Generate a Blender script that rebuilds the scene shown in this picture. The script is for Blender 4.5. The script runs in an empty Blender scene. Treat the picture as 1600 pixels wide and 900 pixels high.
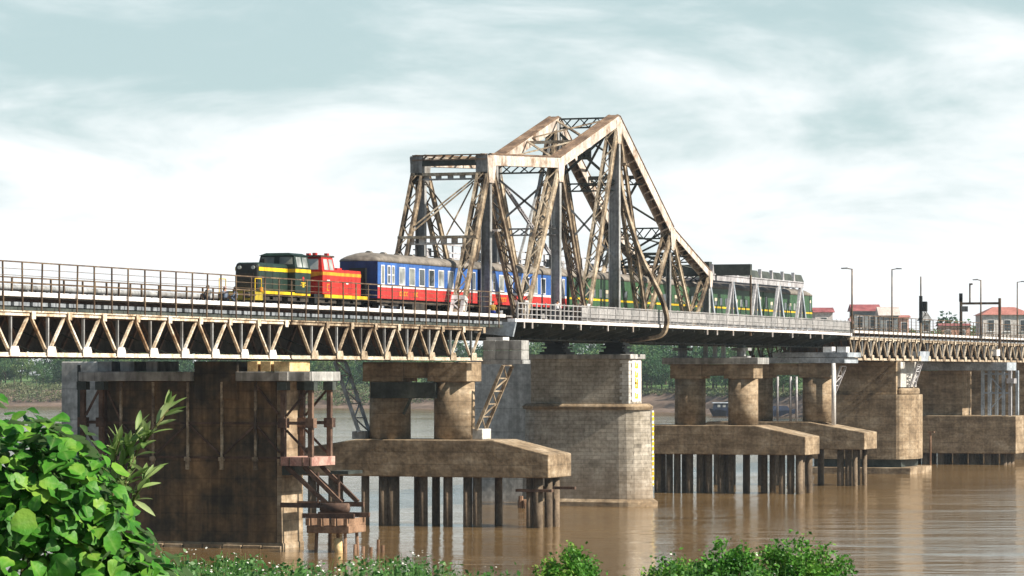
import bpy, bmesh, math, random
from mathutils import Vector, Matrix, Quaternion, noise
random.seed(11)
SC = bpy.context.scene
COL = SC.collection
rad = math.radians

# ------------------------------------------------------------------ camera, sky, sun, exposure
# bridge frame: x = s along the bridge, y = -t (t grows towards the viewer's bank), z above the water
F_PX, HORIZON = 5440.0, 582.0
TH = math.atan((2750 - 800) / F_PX)
CAMX, CAMT, CAMZ = -223.726, 91.529, 11.0
cam = bpy.data.cameras.new("camera")
cam.sensor_width = 36.0
cam.lens = F_PX / 1600 * 36.0
cam.shift_y = (HORIZON - 450) / 1600
cam.clip_start, cam.clip_end = 0.5, 8000
camo = bpy.data.objects.new("camera", cam)
COL.objects.link(camo)
camo.location = (CAMX, -CAMT, CAMZ)
camo.rotation_euler = (rad(90), 0, TH - rad(90))
SC.camera = camo

SUN_EL = rad(39)
SUN_AZ = rad(-92.5)            # direction towards the sun, measured from +X
sun_dir = Vector((math.cos(SUN_AZ) * math.cos(SUN_EL), math.sin(SUN_AZ) * math.cos(SUN_EL), math.sin(SUN_EL)))
sl = bpy.data.lights.new("sun", 'SUN')
sl.energy = 5.0
sl.angle = rad(0.6)
sl.color = (1.0, 0.90, 0.76)
so = bpy.data.objects.new("sun", sl)
COL.objects.link(so)
so.rotation_euler = sun_dir.to_track_quat('Z', 'Y').to_euler()
so.location = (0, -100, 200)

SC.view_settings.view_transform = 'Standard'
SC.view_settings.look = 'None'
SC.view_settings.gamma = 1
SC.view_settings.exposure = 0.85
SC.view_settings.use_curve_mapping = False

W = bpy.data.worlds.new("World")
SC.world = W
W.use_nodes = True
def build_world():
    nt = W.node_tree
    nt.nodes.clear()
    N, L = nt.nodes.new, nt.links.new
    out = N('ShaderNodeOutputWorld'); bg = N('ShaderNodeBackground')
    L(bg.outputs[0], out.inputs[0])
    bg.inputs[1].default_value = 0.050
    sky = N('ShaderNodeTexSky'); sky.sky_type = 'NISHITA'; sky.sun_disc = False
    sky.sun_elevation = SUN_EL
    sky.sun_rotation = rad(90) - SUN_AZ
    sky.air_density = 1.0; sky.dust_density = 2.0; sky.ozone_density = 2.0
    tc = N('ShaderNodeTexCoord'); sep = N('ShaderNodeSeparateXYZ')
    L(tc.outputs['Generated'], sep.inputs[0])
    # a flat cloud layer seen in perspective: p = dir.xy / (dir.z + k)
    add = N('ShaderNodeMath'); add.operation = 'ADD'; add.inputs[1].default_value = 0.22
    mx = N('ShaderNodeMath'); mx.operation = 'MAXIMUM'; mx.inputs[1].default_value = 0.0
    L(sep.outputs[2], mx.inputs[0]); L(mx.outputs[0], add.inputs[0])
    dx = N('ShaderNodeMath'); dx.operation = 'DIVIDE'; L(sep.outputs[0], dx.inputs[0]); L(add.outputs[0], dx.inputs[1])
    dy = N('ShaderNodeMath'); dy.operation = 'DIVIDE'; L(sep.outputs[1], dy.inputs[0]); L(add.outputs[0], dy.inputs[1])
    cmb = N('ShaderNodeCombineXYZ'); L(dx.outputs[0], cmb.inputs[0]); L(dy.outputs[0], cmb.inputs[1])
    cmb.inputs[2].default_value = 3.1
    n1 = N('ShaderNodeTexNoise'); n1.inputs['Scale'].default_value = 3.4; n1.inputs['Detail'].default_value = 9
    n1.inputs['Roughness'].default_value = 0.58; n1.inputs['Distortion'].default_value = 0.35
    L(cmb.outputs[0], n1.inputs['Vector'])
    # thicker towards the horizon
    hz = N('ShaderNodeMapRange'); hz.inputs[1].default_value = 0.01; hz.inputs[2].default_value = 0.105
    hz.inputs[3].default_value = 0.50; hz.inputs[4].default_value = 0.0
    L(mx.outputs[0], hz.inputs[0])
    sm = N('ShaderNodeMath'); sm.operation = 'ADD'; L(n1.outputs[0], sm.inputs[0]); L(hz.outputs[0], sm.inputs[1])
    rp = N('ShaderNodeValToRGB')
    rp.color_ramp.elements[0].position = 0.50; rp.color_ramp.elements[0].color = (0, 0, 0, 1)
    rp.color_ramp.elements[1].position = 0.90; rp.color_ramp.elements[1].color = (1, 1, 1, 1)
    rp.color_ramp.interpolation = 'EASE'
    L(sm.outputs[0], rp.inputs[0])
    tint = N('ShaderNodeMix'); tint.data_type = 'RGBA'; tint.blend_type = 'MULTIPLY'; tint.inputs[0].default_value = 1.0
    tint.inputs[7].default_value = (0.80, 1.0, 0.98, 1)
    L(sky.outputs[0], tint.inputs[6])
    veil = N('ShaderNodeMix'); veil.data_type = 'RGBA'
    vf = N('ShaderNodeMapRange'); vf.interpolation_type = 'SMOOTHSTEP'; vf.inputs[1].default_value = 0.05; vf.inputs[2].default_value = 0.4; vf.inputs[3].default_value = 0.8; vf.inputs[4].default_value = 0.02
    L(mx.outputs[0], vf.inputs[0]); L(vf.outputs[0], veil.inputs[0])
    veil.inputs[7].default_value = (7.2, 9.1, 9.3, 1)
    L(tint.outputs[2], veil.inputs[6])
    mix = N('ShaderNodeMix'); mix.data_type = 'RGBA'
    cf = N('ShaderNodeMapRange'); cf.inputs[1].default_value = 0.1; cf.inputs[2].default_value = 0.45; cf.inputs[3].default_value = 1.0; cf.inputs[4].default_value = 0.1
    L(mx.outputs[0], cf.inputs[0]); cm = N('ShaderNodeMath'); cm.operation = 'MULTIPLY'; L(rp.outputs[0], cm.inputs[0]); L(cf.outputs[0], cm.inputs[1])
    L(cm.outputs[0], mix.inputs[0]); L(veil.outputs[2], mix.inputs[6])
    mix.inputs[7].default_value = (12.3, 12.7, 12.8, 1)
    L(mix.outputs[2], bg.inputs[0])
build_world()

# ------------------------------------------------------------------ helpers
FWD = Vector((math.cos(TH), math.sin(TH), 0)); RGT = Vector((math.sin(TH), -math.cos(TH), 0))
CAM = Vector((CAMX, -CAMT, 0))
def RD(R, D, z=0.0):
    p = CAM + RGT * R + FWD * D
    return Vector((p.x, p.y, z))
def PX(x, y, D):          # a pixel direction at a chosen distance
    return RD((x - 800) * D / F_PX, D, CAMZ - (y - HORIZON) * D / F_PX)
def P(s, t, z):
    return Vector((s, -t, z))

WL = {}
def thing(name, label, cat, loc, group=None, rotz=0.0):
    o = bpy.data.objects.new(name, None)
    o.empty_display_size = 0.3
    COL.objects.link(o)
    o.location = loc
    o.rotation_euler = (0, 0, rotz)
    o["label"] = label; o["category"] = cat
    if group: o["group"] = group
    WL[o] = Vector(loc)
    return o
def struct(o):
    o["kind"] = "structure"; return o
def link(name, mesh, parent=None, at=None):
    """object holding mesh; with at=None the mesh is in world coordinates, else it stands at that point"""
    o = bpy.data.objects.new(name, mesh)
    COL.objects.link(o)
    w = Vector((0, 0, 0)) if at is None else Vector(at)
    if parent is not None:
        o.parent = parent
        o.location = w - WL[parent]
    else:
        o.location = w
    WL[o] = w
    return o
def copy_tree(o, parent=None):
    c = o.copy(); COL.objects.link(c); c.parent = parent
    for ch in list(o.children): copy_tree(ch, c)
    return c

class MB:
    def __init__(s): s.v = []; s.f = []; s.mi = []; s.cur = 0
    def face(s, ix): s.f.append(ix); s.mi.append(s.cur)
    def hexa(s, p):
        b = len(s.v); s.v += [Vector(q) for q in p]
        for q in ((0,3,2,1),(4,5,6,7),(0,1,5,4),(1,2,6,5),(2,3,7,6),(3,0,4,7)):
            s.face(tuple(b + i for i in q))
        return s
    def box(s, s0, s1, t0, t1, z0, z1):
        y0, y1 = -t1, -t0
        return s.hexa([(s0,y0,z0),(s1,y0,z0),(s1,y1,z0),(s0,y1,z0),(s0,y0,z1),(s1,y0,z1),(s1,y1,z1),(s0,y1,z1)])
    def beam(s, p, q, side, w, h):
        p, q, side = Vector(p), Vector(q), Vector(side)
        d = (q - p).normalized(); side = (side - d * side.dot(d)).normalized(); n = d.cross(side)
        a, c = side * (w / 2), n * (h / 2)
        return s.hexa([p-a-c, p+a-c, p+a+c, p-a+c, q-a-c, q+a-c, q+a+c, q-a+c])
    def cyl(s, p, q, r, r2=None, n=10, cap=True):
        p, q = Vector(p), Vector(q); r2 = r if r2 is None else r2
        d = (q - p).normalized(); u = d.orthogonal().normalized(); w = d.cross(u)
        b = len(s.v)
        for c, rr in ((p, r), (q, r2)):
            for i in range(n):
                an = 2 * math.pi * i / n
                s.v.append(c + u * (math.cos(an) * rr) + w * (math.sin(an) * rr))
        for i in range(n):
            j = (i + 1) % n; s.face((b+i, b+j, b+n+j, b+n+i))
        if cap:
            s.face(tuple(b + n - 1 - i for i in range(n))); s.face(tuple(b + n + i for i in range(n)))
        return s
    def prism(s, poly, off):
        """poly: list of 3D points (planar); off: extrusion vector"""
        b = len(s.v); n = len(poly); off = Vector(off)
        s.v += [Vector(p) for p in poly] + [Vector(p) + off for p in poly]
        s.face(tuple(range(b + n - 1, b - 1, -1))); s.face(tuple(range(b + n, b + 2 * n)))
        for i in range(n):
            j = (i + 1) % n; s.face((b+i, b+j, b+n+j, b+n+i))
        return s
    def loft(s, rings, cap=True, closed=True):
        b = len(s.v); n = len(rings[0])
        for r in rings: s.v += [Vector(p) for p in r]
        for k in range(len(rings) - 1):
            for i in range(n if closed else n - 1):
                j = (i + 1) % n
                s.face((b+k*n+i, b+k*n+j, b+(k+1)*n+j, b+(k+1)*n+i))
        if cap:
            s.face(tuple(b + n - 1 - i for i in range(n)))
            e = b + (len(rings) - 1) * n
            s.face(tuple(e + i for i in range(n)))
        return s
    def lattice(s, p, q, wid, dep, pitch=0.9, fl=0.2, lw=0.09, side=(0, 1, 0), both=True):
        """laced member: two rails wid apart, zigzag lacing and battens between them"""
        p, q = Vector(p), Vector(q); d = (q - p); Ln = d.length; d.normalize()
        side = Vector(side); side = (side - d * side.dot(d)).normalized(); n = d.cross(side)
        off = side * (wid / 2 - fl / 2)
        for sg in (-1, 1):
            s.beam(p + off * sg, q + off * sg, side, fl * 0.35, dep)
            for k in (-1, 1):
                s.beam(p + off * sg + n * (k * dep / 2), q + off * sg + n * (k * dep / 2), side, fl, 0.05)
        m = max(2, int(round(Ln / pitch))); hw = side * (wid / 2 - fl * 0.8)
        for k in ((-1, 1) if both else (1,)):
            o = n * (k * (dep / 2 + 0.03))
            for i in range(m):
                a = p + d * (Ln * i / m) + o; c = p + d * (Ln * (i + 1) / m) + o
                sg = 1 if i % 2 else -1
                s.beam(a - hw * sg, c + hw * sg, n, 0.03, lw)
        for e in (0.02, 0.98):
            c = p + d * (Ln * e)
            s.beam(c - side * (wid/2), c + side * (wid/2), n, dep + 0.1, 0.35)
        return s
    def mesh(s, name, mats, smooth=False, recalc=True):
        me = bpy.data.meshes.new(name)
        me.from_pydata([tuple(v) for v in s.v], [], s.f)
        for m in (mats if isinstance(mats, (list, tuple)) else [mats]): me.materials.append(m)
        if any(s.mi): me.polygons.foreach_set('material_index', s.mi)
        if recalc:
            bm = bmesh.new(); bm.from_mesh(me); bmesh.ops.recalc_face_normals(bm, faces=bm.faces); bm.to_mesh(me); bm.free()
        if smooth: me.polygons.foreach_set('use_smooth', [True] * len(me.polygons))
        me.update()
        return me
    def build(s, name, mats, parent=None, smooth=False, bevel=0.0, recalc=True):
        o = link(name, s.mesh(name, mats, smooth, recalc), parent)
        if bevel: add_bevel(o, bevel)
        return o
def add_bevel(o, w, seg=2):
    m = o.modifiers.new("bevel", 'BEVEL'); m.width = w; m.segments = seg; m.limit_method = 'ANGLE'; m.angle_limit = rad(40)

# ------------------------------------------------------------------ materials
def mat(name, cols, scale=1.0, stretch=(1, 1, 1), rough=0.8, metal=0.0, bump=0.15, lo=0.34, hi=0.66, fine=0.25, spec=0.35, objspace=False, streak=0.0, objvar=0.0):
    m = bpy.data.materials.new(name); m.use_nodes = True
    nt = m.node_tree; N, L = nt.nodes.new, nt.links.new
    bs = nt.nodes['Principled BSDF']
    bs.inputs['Roughness'].default_value = rough; bs.inputs['Metallic'].default_value = metal
    bs.inputs['Specular IOR Level'].default_value = spec
    if objspace:
        src = N('ShaderNodeTexCoord').outputs['Object']
    else:
        src = N('ShaderNodeNewGeometry').outputs['Position']
    mp = N('ShaderNodeMapping'); mp.inputs['Scale'].default_value = stretch; L(src, mp.inputs[0])
    n1 = N('ShaderNodeTexNoise'); n1.inputs['Scale'].default_value = scale; n1.inputs['Detail'].default_value = 8; n1.inputs['Roughness'].default_value = 0.62
    L(mp.outputs[0], n1.inputs['Vector'])
    rp = N('ShaderNodeValToRGB'); el = rp.color_ramp.elements
    while len(el) < len(cols): el.new(0.5)
    for i, c in enumerate(cols):
        el[i].position = lo + (hi - lo) * i / max(1, len(cols) - 1); el[i].color = (*c, 1)
    if objvar:
        oi = N('ShaderNodeObjectInfo'); ov = N('ShaderNodeMath'); ov.operation = 'MULTIPLY_ADD'; ov.inputs[1].default_value = objvar; L(oi.outputs['Random'], ov.inputs[0])
        oa = N('ShaderNodeMath'); oa.operation = 'ADD'; oa.inputs[1].default_value = -objvar / 2; L(n1.outputs[0], ov.inputs[2]); L(ov.outputs[0], oa.inputs[0]); L(oa.outputs[0], rp.inputs[0])
    else: L(n1.outputs[0], rp.inputs[0])
    n2 = N('ShaderNodeTexNoise'); n2.inputs['Scale'].default_value = scale * 7.3; n2.inputs['Detail'].default_value = 5; L(src, n2.inputs['Vector'])
    mr = N('ShaderNodeMapRange'); mr.inputs[1].default_value = 0.3; mr.inputs[2].default_value = 0.7
    mr.inputs[3].default_value = 1 - fine; mr.inputs[4].default_value = 1 + fine; L(n2.outputs[0], mr.inputs[0])
    mu = N('ShaderNodeMix'); mu.data_type = 'RGBA'; mu.blend_type = 'MULTIPLY'; mu.inputs[0].default_value = 1
    L(rp.outputs[0], mu.inputs[6]); L(mr.outputs[0], mu.inputs[7]); L(mu.outputs[2], bs.inputs['Base Color'])
    if streak:
        sm_ = N('ShaderNodeMapping'); sm_.inputs['Scale'].default_value = (1.7, 1.7, 0.13); L(src, sm_.inputs[0])
        s1 = N('ShaderNodeTexNoise'); s1.inputs['Scale'].default_value = 0.8; s1.inputs['Detail'].default_value = 7; s1.inputs['Roughness'].default_value = 0.65; L(sm_.outputs[0], s1.inputs['Vector'])
        s2 = N('ShaderNodeMapRange'); s2.inputs[1].default_value = 0.40; s2.inputs[2].default_value = 0.60; s2.inputs[3].default_value = 1 - streak; s2.inputs[4].default_value = 1.08; L(s1.outputs[0], s2.inputs[0])
        s3 = N('ShaderNodeMix'); s3.data_type = 'RGBA'; s3.blend_type = 'MULTIPLY'; s3.inputs[0].default_value = 1
        L(mu.outputs[2], s3.inputs[6]); L(s2.outputs[0], s3.inputs[7]); L(s3.outputs[2], bs.inputs['Base Color'])
    if bump:
        b = N('ShaderNodeBump'); b.inputs['Strength'].default_value = bump; b.inputs['Distance'].default_value = 0.05
        L(n2.outputs[0], b.inputs['Height']); L(b.outputs[0], bs.inputs['Normal'])
    m["hook"] = "ok"
    return m
def node(m, kind): return [n for n in m.node_tree.nodes if n.bl_idname == kind]

M = {}
M['conc'] = mat('brown_concrete', [(0.165, 0.12, 0.076), (0.235, 0.172, 0.11), (0.315, 0.242, 0.163), (0.41, 0.33, 0.24)], 0.5, (1, 1, 2.4), 0.9, bump=0.4, streak=0.22)
M['conc_dark'] = mat('shade_dark_concrete', [(0.035, 0.03, 0.022), (0.075, 0.056, 0.036), (0.15, 0.098, 0.052), (0.24, 0.15, 0.075)], 0.35, (1, 1, 1.2), 0.9, bump=0.4, streak=0.5)  # wall pier's shade put into the colour, with rust-brown stains
M['conc_grey'] = mat('grey_concrete', [(0.18, 0.18, 0.175), (0.32, 0.32, 0.315), (0.43, 0.43, 0.42)], 0.35, (1.4, 1.4, 0.35), 0.9, bump=0.3, streak=0.4)
M['conc_light'] = mat('light_grey_concrete', [(0.42, 0.42, 0.40), (0.56, 0.56, 0.54), (0.68, 0.68, 0.66)], 0.4, (1, 1, 1.6), 0.9, bump=0.3, streak=0.25)
M['conc_pale'] = mat('pale_concrete', [(0.30, 0.29, 0.27), (0.46, 0.45, 0.43), (0.6, 0.59, 0.57)], 0.6, (1, 1, 1), 0.85)
M['slab'] = mat('whitened_kerb', [(0.5, 0.48, 0.47), (0.68, 0.66, 0.66), (0.78, 0.76, 0.77)], 0.8, (1, 1, 1), 0.8)
M['road'] = mat('road_surface', [(0.05, 0.05, 0.05), (0.10, 0.095, 0.09)], 0.7)
M['steel_tan'] = mat('weathered_tan_steel', [(0.05, 0.036, 0.026), (0.17, 0.128, 0.088), (0.32, 0.255, 0.18), (0.45, 0.385, 0.30)], 0.7, (1, 1, 1), 0.7, bump=0.25, objvar=0.16, fine=0.4)
M['steel_pale'] = mat('pale_pink_steel', [(0.26, 0.17, 0.11), (0.50, 0.42, 0.36), (0.60, 0.53, 0.48), (0.62, 0.56, 0.52)], 0.8, (1, 1, 1), 0.65, streak=0.35)
M['steel_rusttop'] = mat('rust_brown_cover', [(0.08, 0.05, 0.034), (0.17, 0.112, 0.075), (0.26, 0.18, 0.125)], 0.9, (1, 1, 1), 0.85)
M['steel_grey'] = mat('grey_steel', [(0.14, 0.125, 0.11), (0.30, 0.305, 0.31), (0.40, 0.41, 0.42)], 0.6, (1, 1, 0.5), 0.6, streak=0.45, objvar=0.1)
M['steel_blue'] = mat('blue_grey_steel', [(0.16, 0.19, 0.22), (0.30, 0.34, 0.39), (0.42, 0.47, 0.53)], 0.7, (1, 1, 1), 0.6)
M['edge_steel'] = mat('slate_blue_steel', [(0.09, 0.10, 0.115), (0.17, 0.19, 0.215), (0.25, 0.275, 0.305)], 0.8, (1, 1, 1), 0.7)
M['steel_dark'] = mat('dark_green_steel', [(0.018, 0.022, 0.02), (0.04, 0.05, 0.046), (0.07, 0.08, 0.07)], 0.6, (1, 1, 1), 0.7)
M['steel_rust'] = mat('rusty_steel', [(0.035, 0.02, 0.016), (0.085, 0.05, 0.036), (0.16, 0.10, 0.07)], 0.9, (1, 1, 1), 0.85, objvar=0.15)
M['truss_white'] = mat('whitewashed_truss_steel', [(0.20, 0.12, 0.065), (0.42, 0.32, 0.22), (0.58, 0.50, 0.40), (0.68, 0.63, 0.56)], 0.9, (1, 1, 1), 0.75, objvar=0.22, fine=0.4)
M['truss_tan'] = mat('dull_tan_truss_steel', [(0.12, 0.08, 0.05), (0.30, 0.235, 0.165), (0.43, 0.36, 0.275), (0.52, 0.46, 0.38)], 0.9, (1, 1, 1), 0.8, objvar=0.22, fine=0.4)
M['gusset_white'] = mat('white_gusset', [(0.5, 0.42, 0.35), (0.72, 0.68, 0.66), (0.8, 0.78, 0.78)], 1.2, (1, 1, 1), 0.7)
M['truss_lav'] = mat('lavender_white_steel', [(0.26, 0.25, 0.265), (0.40, 0.395, 0.42), (0.49, 0.485, 0.515)], 0.7, (1, 1, 1), 0.6, streak=0.3)
M['rail_grey'] = mat('galvanised_rail', [(0.20, 0.20, 0.205), (0.29, 0.285, 0.29), (0.36, 0.355, 0.36)], 0.9, (1, 1, 1), 0.55)
M['rail_brown'] = mat('rusted_rail', [(0.05, 0.03, 0.02), (0.10, 0.066, 0.042), (0.20, 0.145, 0.09)], 1.1, (1, 1, 1), 0.8)
M['wood'] = mat('wet_timber', [(0.09, 0.05, 0.03), (0.20, 0.12, 0.075), (0.32, 0.2, 0.13)], 1.2, (1, 1, 0.3), 0.9)
M['pile'] = mat('stained_pile_concrete', [(0.06, 0.045, 0.032), (0.13, 0.098, 0.068), (0.20, 0.15, 0.105)], 0.7, (1, 1, 0.5), 0.9)
M['pink_beam'] = mat('pink_red_lead_steel', [(0.26, 0.13, 0.11), (0.42, 0.25, 0.21), (0.5, 0.33, 0.28)], 0.9, (1, 1, 1), 0.8)
M['sunlit_ochre'] = mat('sunlit_ochre_block', [(0.36, 0.24, 0.11), (0.55, 0.40, 0.2), (0.62, 0.48, 0.27)], 0.9, (1, 1, 1), 0.9)  # yellow sunlight on the near bearing blocks put into the colour
def paint(n, c, rough=0.5, v=0.22, scale=0.8, grime=0.34):
    return mat(n, [tuple(x * (1 - v) for x in c), c, tuple(min(1, x * (1 + v)) for x in c)], scale, (1, 1, 1), rough, bump=0.03, fine=0.12, streak=grime)
M['blue'] = paint('coach_blue', (0.040, 0.125, 0.40))
M['blue_shade'] = paint('shaded_coach_blue', (0.012, 0.03, 0.13))  # coach blue darkened: shade of the end walls put into the colour
M['red'] = paint('coach_red', (0.52, 0.032, 0.028))
M['white'] = paint('white_paint', (0.74, 0.73, 0.73))
M['roof'] = mat('coach_roof_grey', [(0.09, 0.08, 0.07), (0.18, 0.16, 0.14), (0.24, 0.215, 0.19)], 0.5, (0.6, 1, 1), 0.75)
M['green'] = paint('coach_green', (0.036, 0.092, 0.042))
M['green_loco'] = paint('locomotive_dark_green', (0.012, 0.030, 0.022), 0.5)
M['black'] = paint('black_paint', (0.012, 0.013, 0.013), 0.5)
M['yellow'] = paint('yellow_paint', (0.72, 0.47, 0.012))
M['olive'] = paint('olive_yellow_paint', (0.36, 0.27, 0.02))
M['red_loco'] = paint('locomotive_red', (0.55, 0.022, 0.012), 0.4)
M['orange'] = paint('orange_paint', (0.75, 0.30, 0.02))
M['cream'] = paint('cream_trim', (0.62, 0.55, 0.42))
M['under'] = mat('soot_and_shade_black', [(0.012, 0.011, 0.01), (0.035, 0.03, 0.026), (0.06, 0.05, 0.04)], 1.2)
def glass(n, c, r=0.12):
    m = bpy.data.materials.new(n); m.use_nodes = True; b = m.node_tree.nodes['Principled BSDF']
    nt = m.node_tree
    ns = nt.nodes.new('ShaderNodeTexNoise'); ns.inputs['Scale'].default_value = 0.9
    g = nt.nodes.new('ShaderNodeNewGeometry'); nt.links.new(g.outputs['Position'], ns.inputs['Vector'])
    rp = nt.nodes.new('ShaderNodeValToRGB'); rp.color_ramp.elements[0].position = 0.35; rp.color_ramp.elements[1].position = 0.65
    rp.color_ramp.elements[0].color = (*[x * 0.45 for x in c], 1); rp.color_ramp.elements[1].color = (*[x * 1.4 for x in c], 1)
    nt.links.new(ns.outputs[0], rp.inputs[0]); nt.links.new(rp.outputs[0], b.inputs['Base Color'])
    b.inputs['Roughness'].default_value = r; b.inputs['Specular IOR Level'].default_value = 0.6
    return m
M['glass'] = glass('dusty_window_glass', (0.17, 0.18, 0.155))
M['glass_dk'] = glass('dark_window_glass', (0.03, 0.04, 0.045), 0.08)
M['glass_lt'] = glass('pale_window_glass', (0.30, 0.32, 0.31), 0.1)
M['roof_red'] = mat('red_tile_roof', [(0.17, 0.05, 0.055), (0.27, 0.075, 0.08), (0.34, 0.12, 0.12)], 0.5, (1, 1, 1), 0.8)
M['roof_salmon'] = mat('salmon_tile_roof', [(0.30, 0.115, 0.095), (0.42, 0.18, 0.15)], 0.4)
M['roof_pale'] = mat('pale_sheet_roof', [(0.42, 0.36, 0.34), (0.56, 0.49, 0.46)], 0.4)
M['wall_white'] = mat('white_plaster', [(0.45, 0.42, 0.41), (0.66, 0.62, 0.60)], 0.3)
M['wall_grey'] = mat('grey_plaster', [(0.16, 0.18, 0.19), (0.28, 0.31, 0.32)], 0.3)
M['wall_pink'] = mat('pink_plaster', [(0.5, 0.25, 0.18), (0.62, 0.34, 0.26)], 0.3)
M['skin'] = paint('skin', (0.40, 0.22, 0.14), 0.6)
M['hair'] = paint('hair', (0.012, 0.010, 0.009), 0.5)
def plain(n, c, r=0.8): return paint(n, c, r)
M['cl_grey'] = plain('grey_shirt', (0.10, 0.11, 0.12)); M['cl_blue'] = plain('blue_grey_shirt', (0.14, 0.18, 0.26))
M['cl_yellow'] = plain('mustard_jacket', (0.52, 0.33, 0.05)); M['cl_white'] = plain('white_shirt', (0.66, 0.67, 0.72))
M['cl_dark'] = plain('dark_trousers', (0.02, 0.02, 0.025)); M['cl_pink'] = plain('pink_shirt', (0.55, 0.36, 0.36))
M['cl_royal'] = plain('royal_blue_cloth', (0.03, 0.06, 0.36))

def pier_masonry():
    m = mat('coursed_grey_masonry', [(0.27, 0.245, 0.205), (0.40, 0.37, 0.325), (0.50, 0.475, 0.43)], 0.5, (1, 1, 2.2), 0.9, bump=0.0, streak=0.16)
    nt = m.node_tree; N, L = nt.nodes.new, nt.links.new
    bs = nt.nodes['Principled BSDF']; old = bs.inputs['Base Color'].links[0].from_socket
    g = N('ShaderNodeNewGeometry'); sp = N('ShaderNodeSeparateXYZ'); L(g.outputs['Position'], sp.inputs[0])
    ad = N('ShaderNodeMath'); ad.operation = 'ADD'; L(sp.outputs[0], ad.inputs[0]); L(sp.outputs[1], ad.inputs[1])
    cb = N('ShaderNodeCombineXYZ'); L(ad.outputs[0], cb.inputs[0]); L(sp.outputs[2], cb.inputs[1])
    br = N('ShaderNodeTexBrick'); br.inputs['Scale'].default_value = 1.0
    br.inputs['Brick Width'].default_value = 0.95; br.inputs['Row Height'].default_value = 0.32; br.inputs['Mortar Size'].default_value = 0.018
    br.inputs['Color1'].default_value = (1.0, 0.97, 0.93, 1); br.inputs['Color2'].default_value = (0.70, 0.67, 0.63, 1); br.inputs['Mortar'].default_value = (0.42, 0.40, 0.38, 1)
    L(cb.outputs[0], br.inputs['Vector'])
    mu = N('ShaderNodeMix'); mu.data_type = 'RGBA'; mu.blend_type = 'MULTIPLY'; mu.inputs[0].default_value = 0.75
    L(old, mu.inputs[6]); L(br.outputs[0], mu.inputs[7])
    # river silt stain below about two metres, ragged upper edge
    nz = N('ShaderNodeTexNoise'); nz.inputs['Scale'].default_value = 0.7; L(g.outputs['Position'], nz.inputs['Vector'])
    sb = N('ShaderNodeMath'); sb.operation = 'MULTIPLY_ADD'; sb.inputs[1].default_value = 2.2; L(nz.outputs[0], sb.inputs[0]); L(sp.outputs[2], sb.inputs[2])
    mr = N('ShaderNodeMapRange'); mr.inputs[1].default_value = 2.2; mr.inputs[2].default_value = 5.2; mr.inputs[3].default_value = 0.45; mr.inputs[4].default_value = 0.0
    L(sb.outputs[0], mr.inputs[0])
    mx = N('ShaderNodeMix'); mx.data_type = 'RGBA'; L(mr.outputs[0], mx.inputs[0]); L(mu.outputs[2], mx.inputs[6]); mx.inputs[7].default_value = (0.20, 0.135, 0.08, 1)
    L(mx.outputs[2], bs.inputs['Base Color'])
    b = N('ShaderNodeBump'); b.inputs['Strength'].default_value = 0.5; b.inputs['Distance'].default_value = 0.03
    L(br.outputs['Fac'], b.inputs['Height']); b.invert = True; L(b.outputs[0], bs.inputs['Normal'])
    return m
M['masonry'] = pier_masonry()

def board_marked(base, step):
    """concrete with horizontal lift lines"""
    nt = base.node_tree; N, L = nt.nodes.new, nt.links.new
    bs = nt.nodes['Principled BSDF']; old = bs.inputs['Base Color'].links[0].from_socket
    g = N('ShaderNodeNewGeometry'); sp = N('ShaderNodeSeparateXYZ'); L(g.outputs['Position'], sp.inputs[0])
    nz = N('ShaderNodeTexNoise'); nz.inputs['Scale'].default_value = 0.5; L(g.outputs['Position'], nz.inputs['Vector'])
    a = N('ShaderNodeMath'); a.operation = 'MULTIPLY_ADD'; a.inputs[1].default_value = 0.12; L(nz.outputs[0], a.inputs[0]); L(sp.outputs[2], a.inputs[2])
    md = N('ShaderNodeMath'); md.operation = 'PINGPONG'; md.inputs[1].default_value = step / 2; L(a.outputs[0], md.inputs[0])
    mr = N('ShaderNodeMapRange'); mr.inputs[1].default_value = 0.0; mr.inputs[2].default_value = 0.06; mr.inputs[3].default_value = 0.62; mr.inputs[4].default_value = 1.0
    L(md.outputs[0], mr.inputs[0])
    mu = N('ShaderNodeMix'); mu.data_type = 'RGBA'; mu.blend_type = 'MULTIPLY'; mu.inputs[0].default_value = 0.8
    L(old, mu.inputs[6]); L(mr.outputs[0], mu.inputs[7]); L(mu.outputs[2], bs.inputs['Base Color'])
board_marked(M['conc'], 0.9)
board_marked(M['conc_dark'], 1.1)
board_marked(M['conc_grey'], 2.0)
board_marked(M['conc_light'], 2.0)

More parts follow.
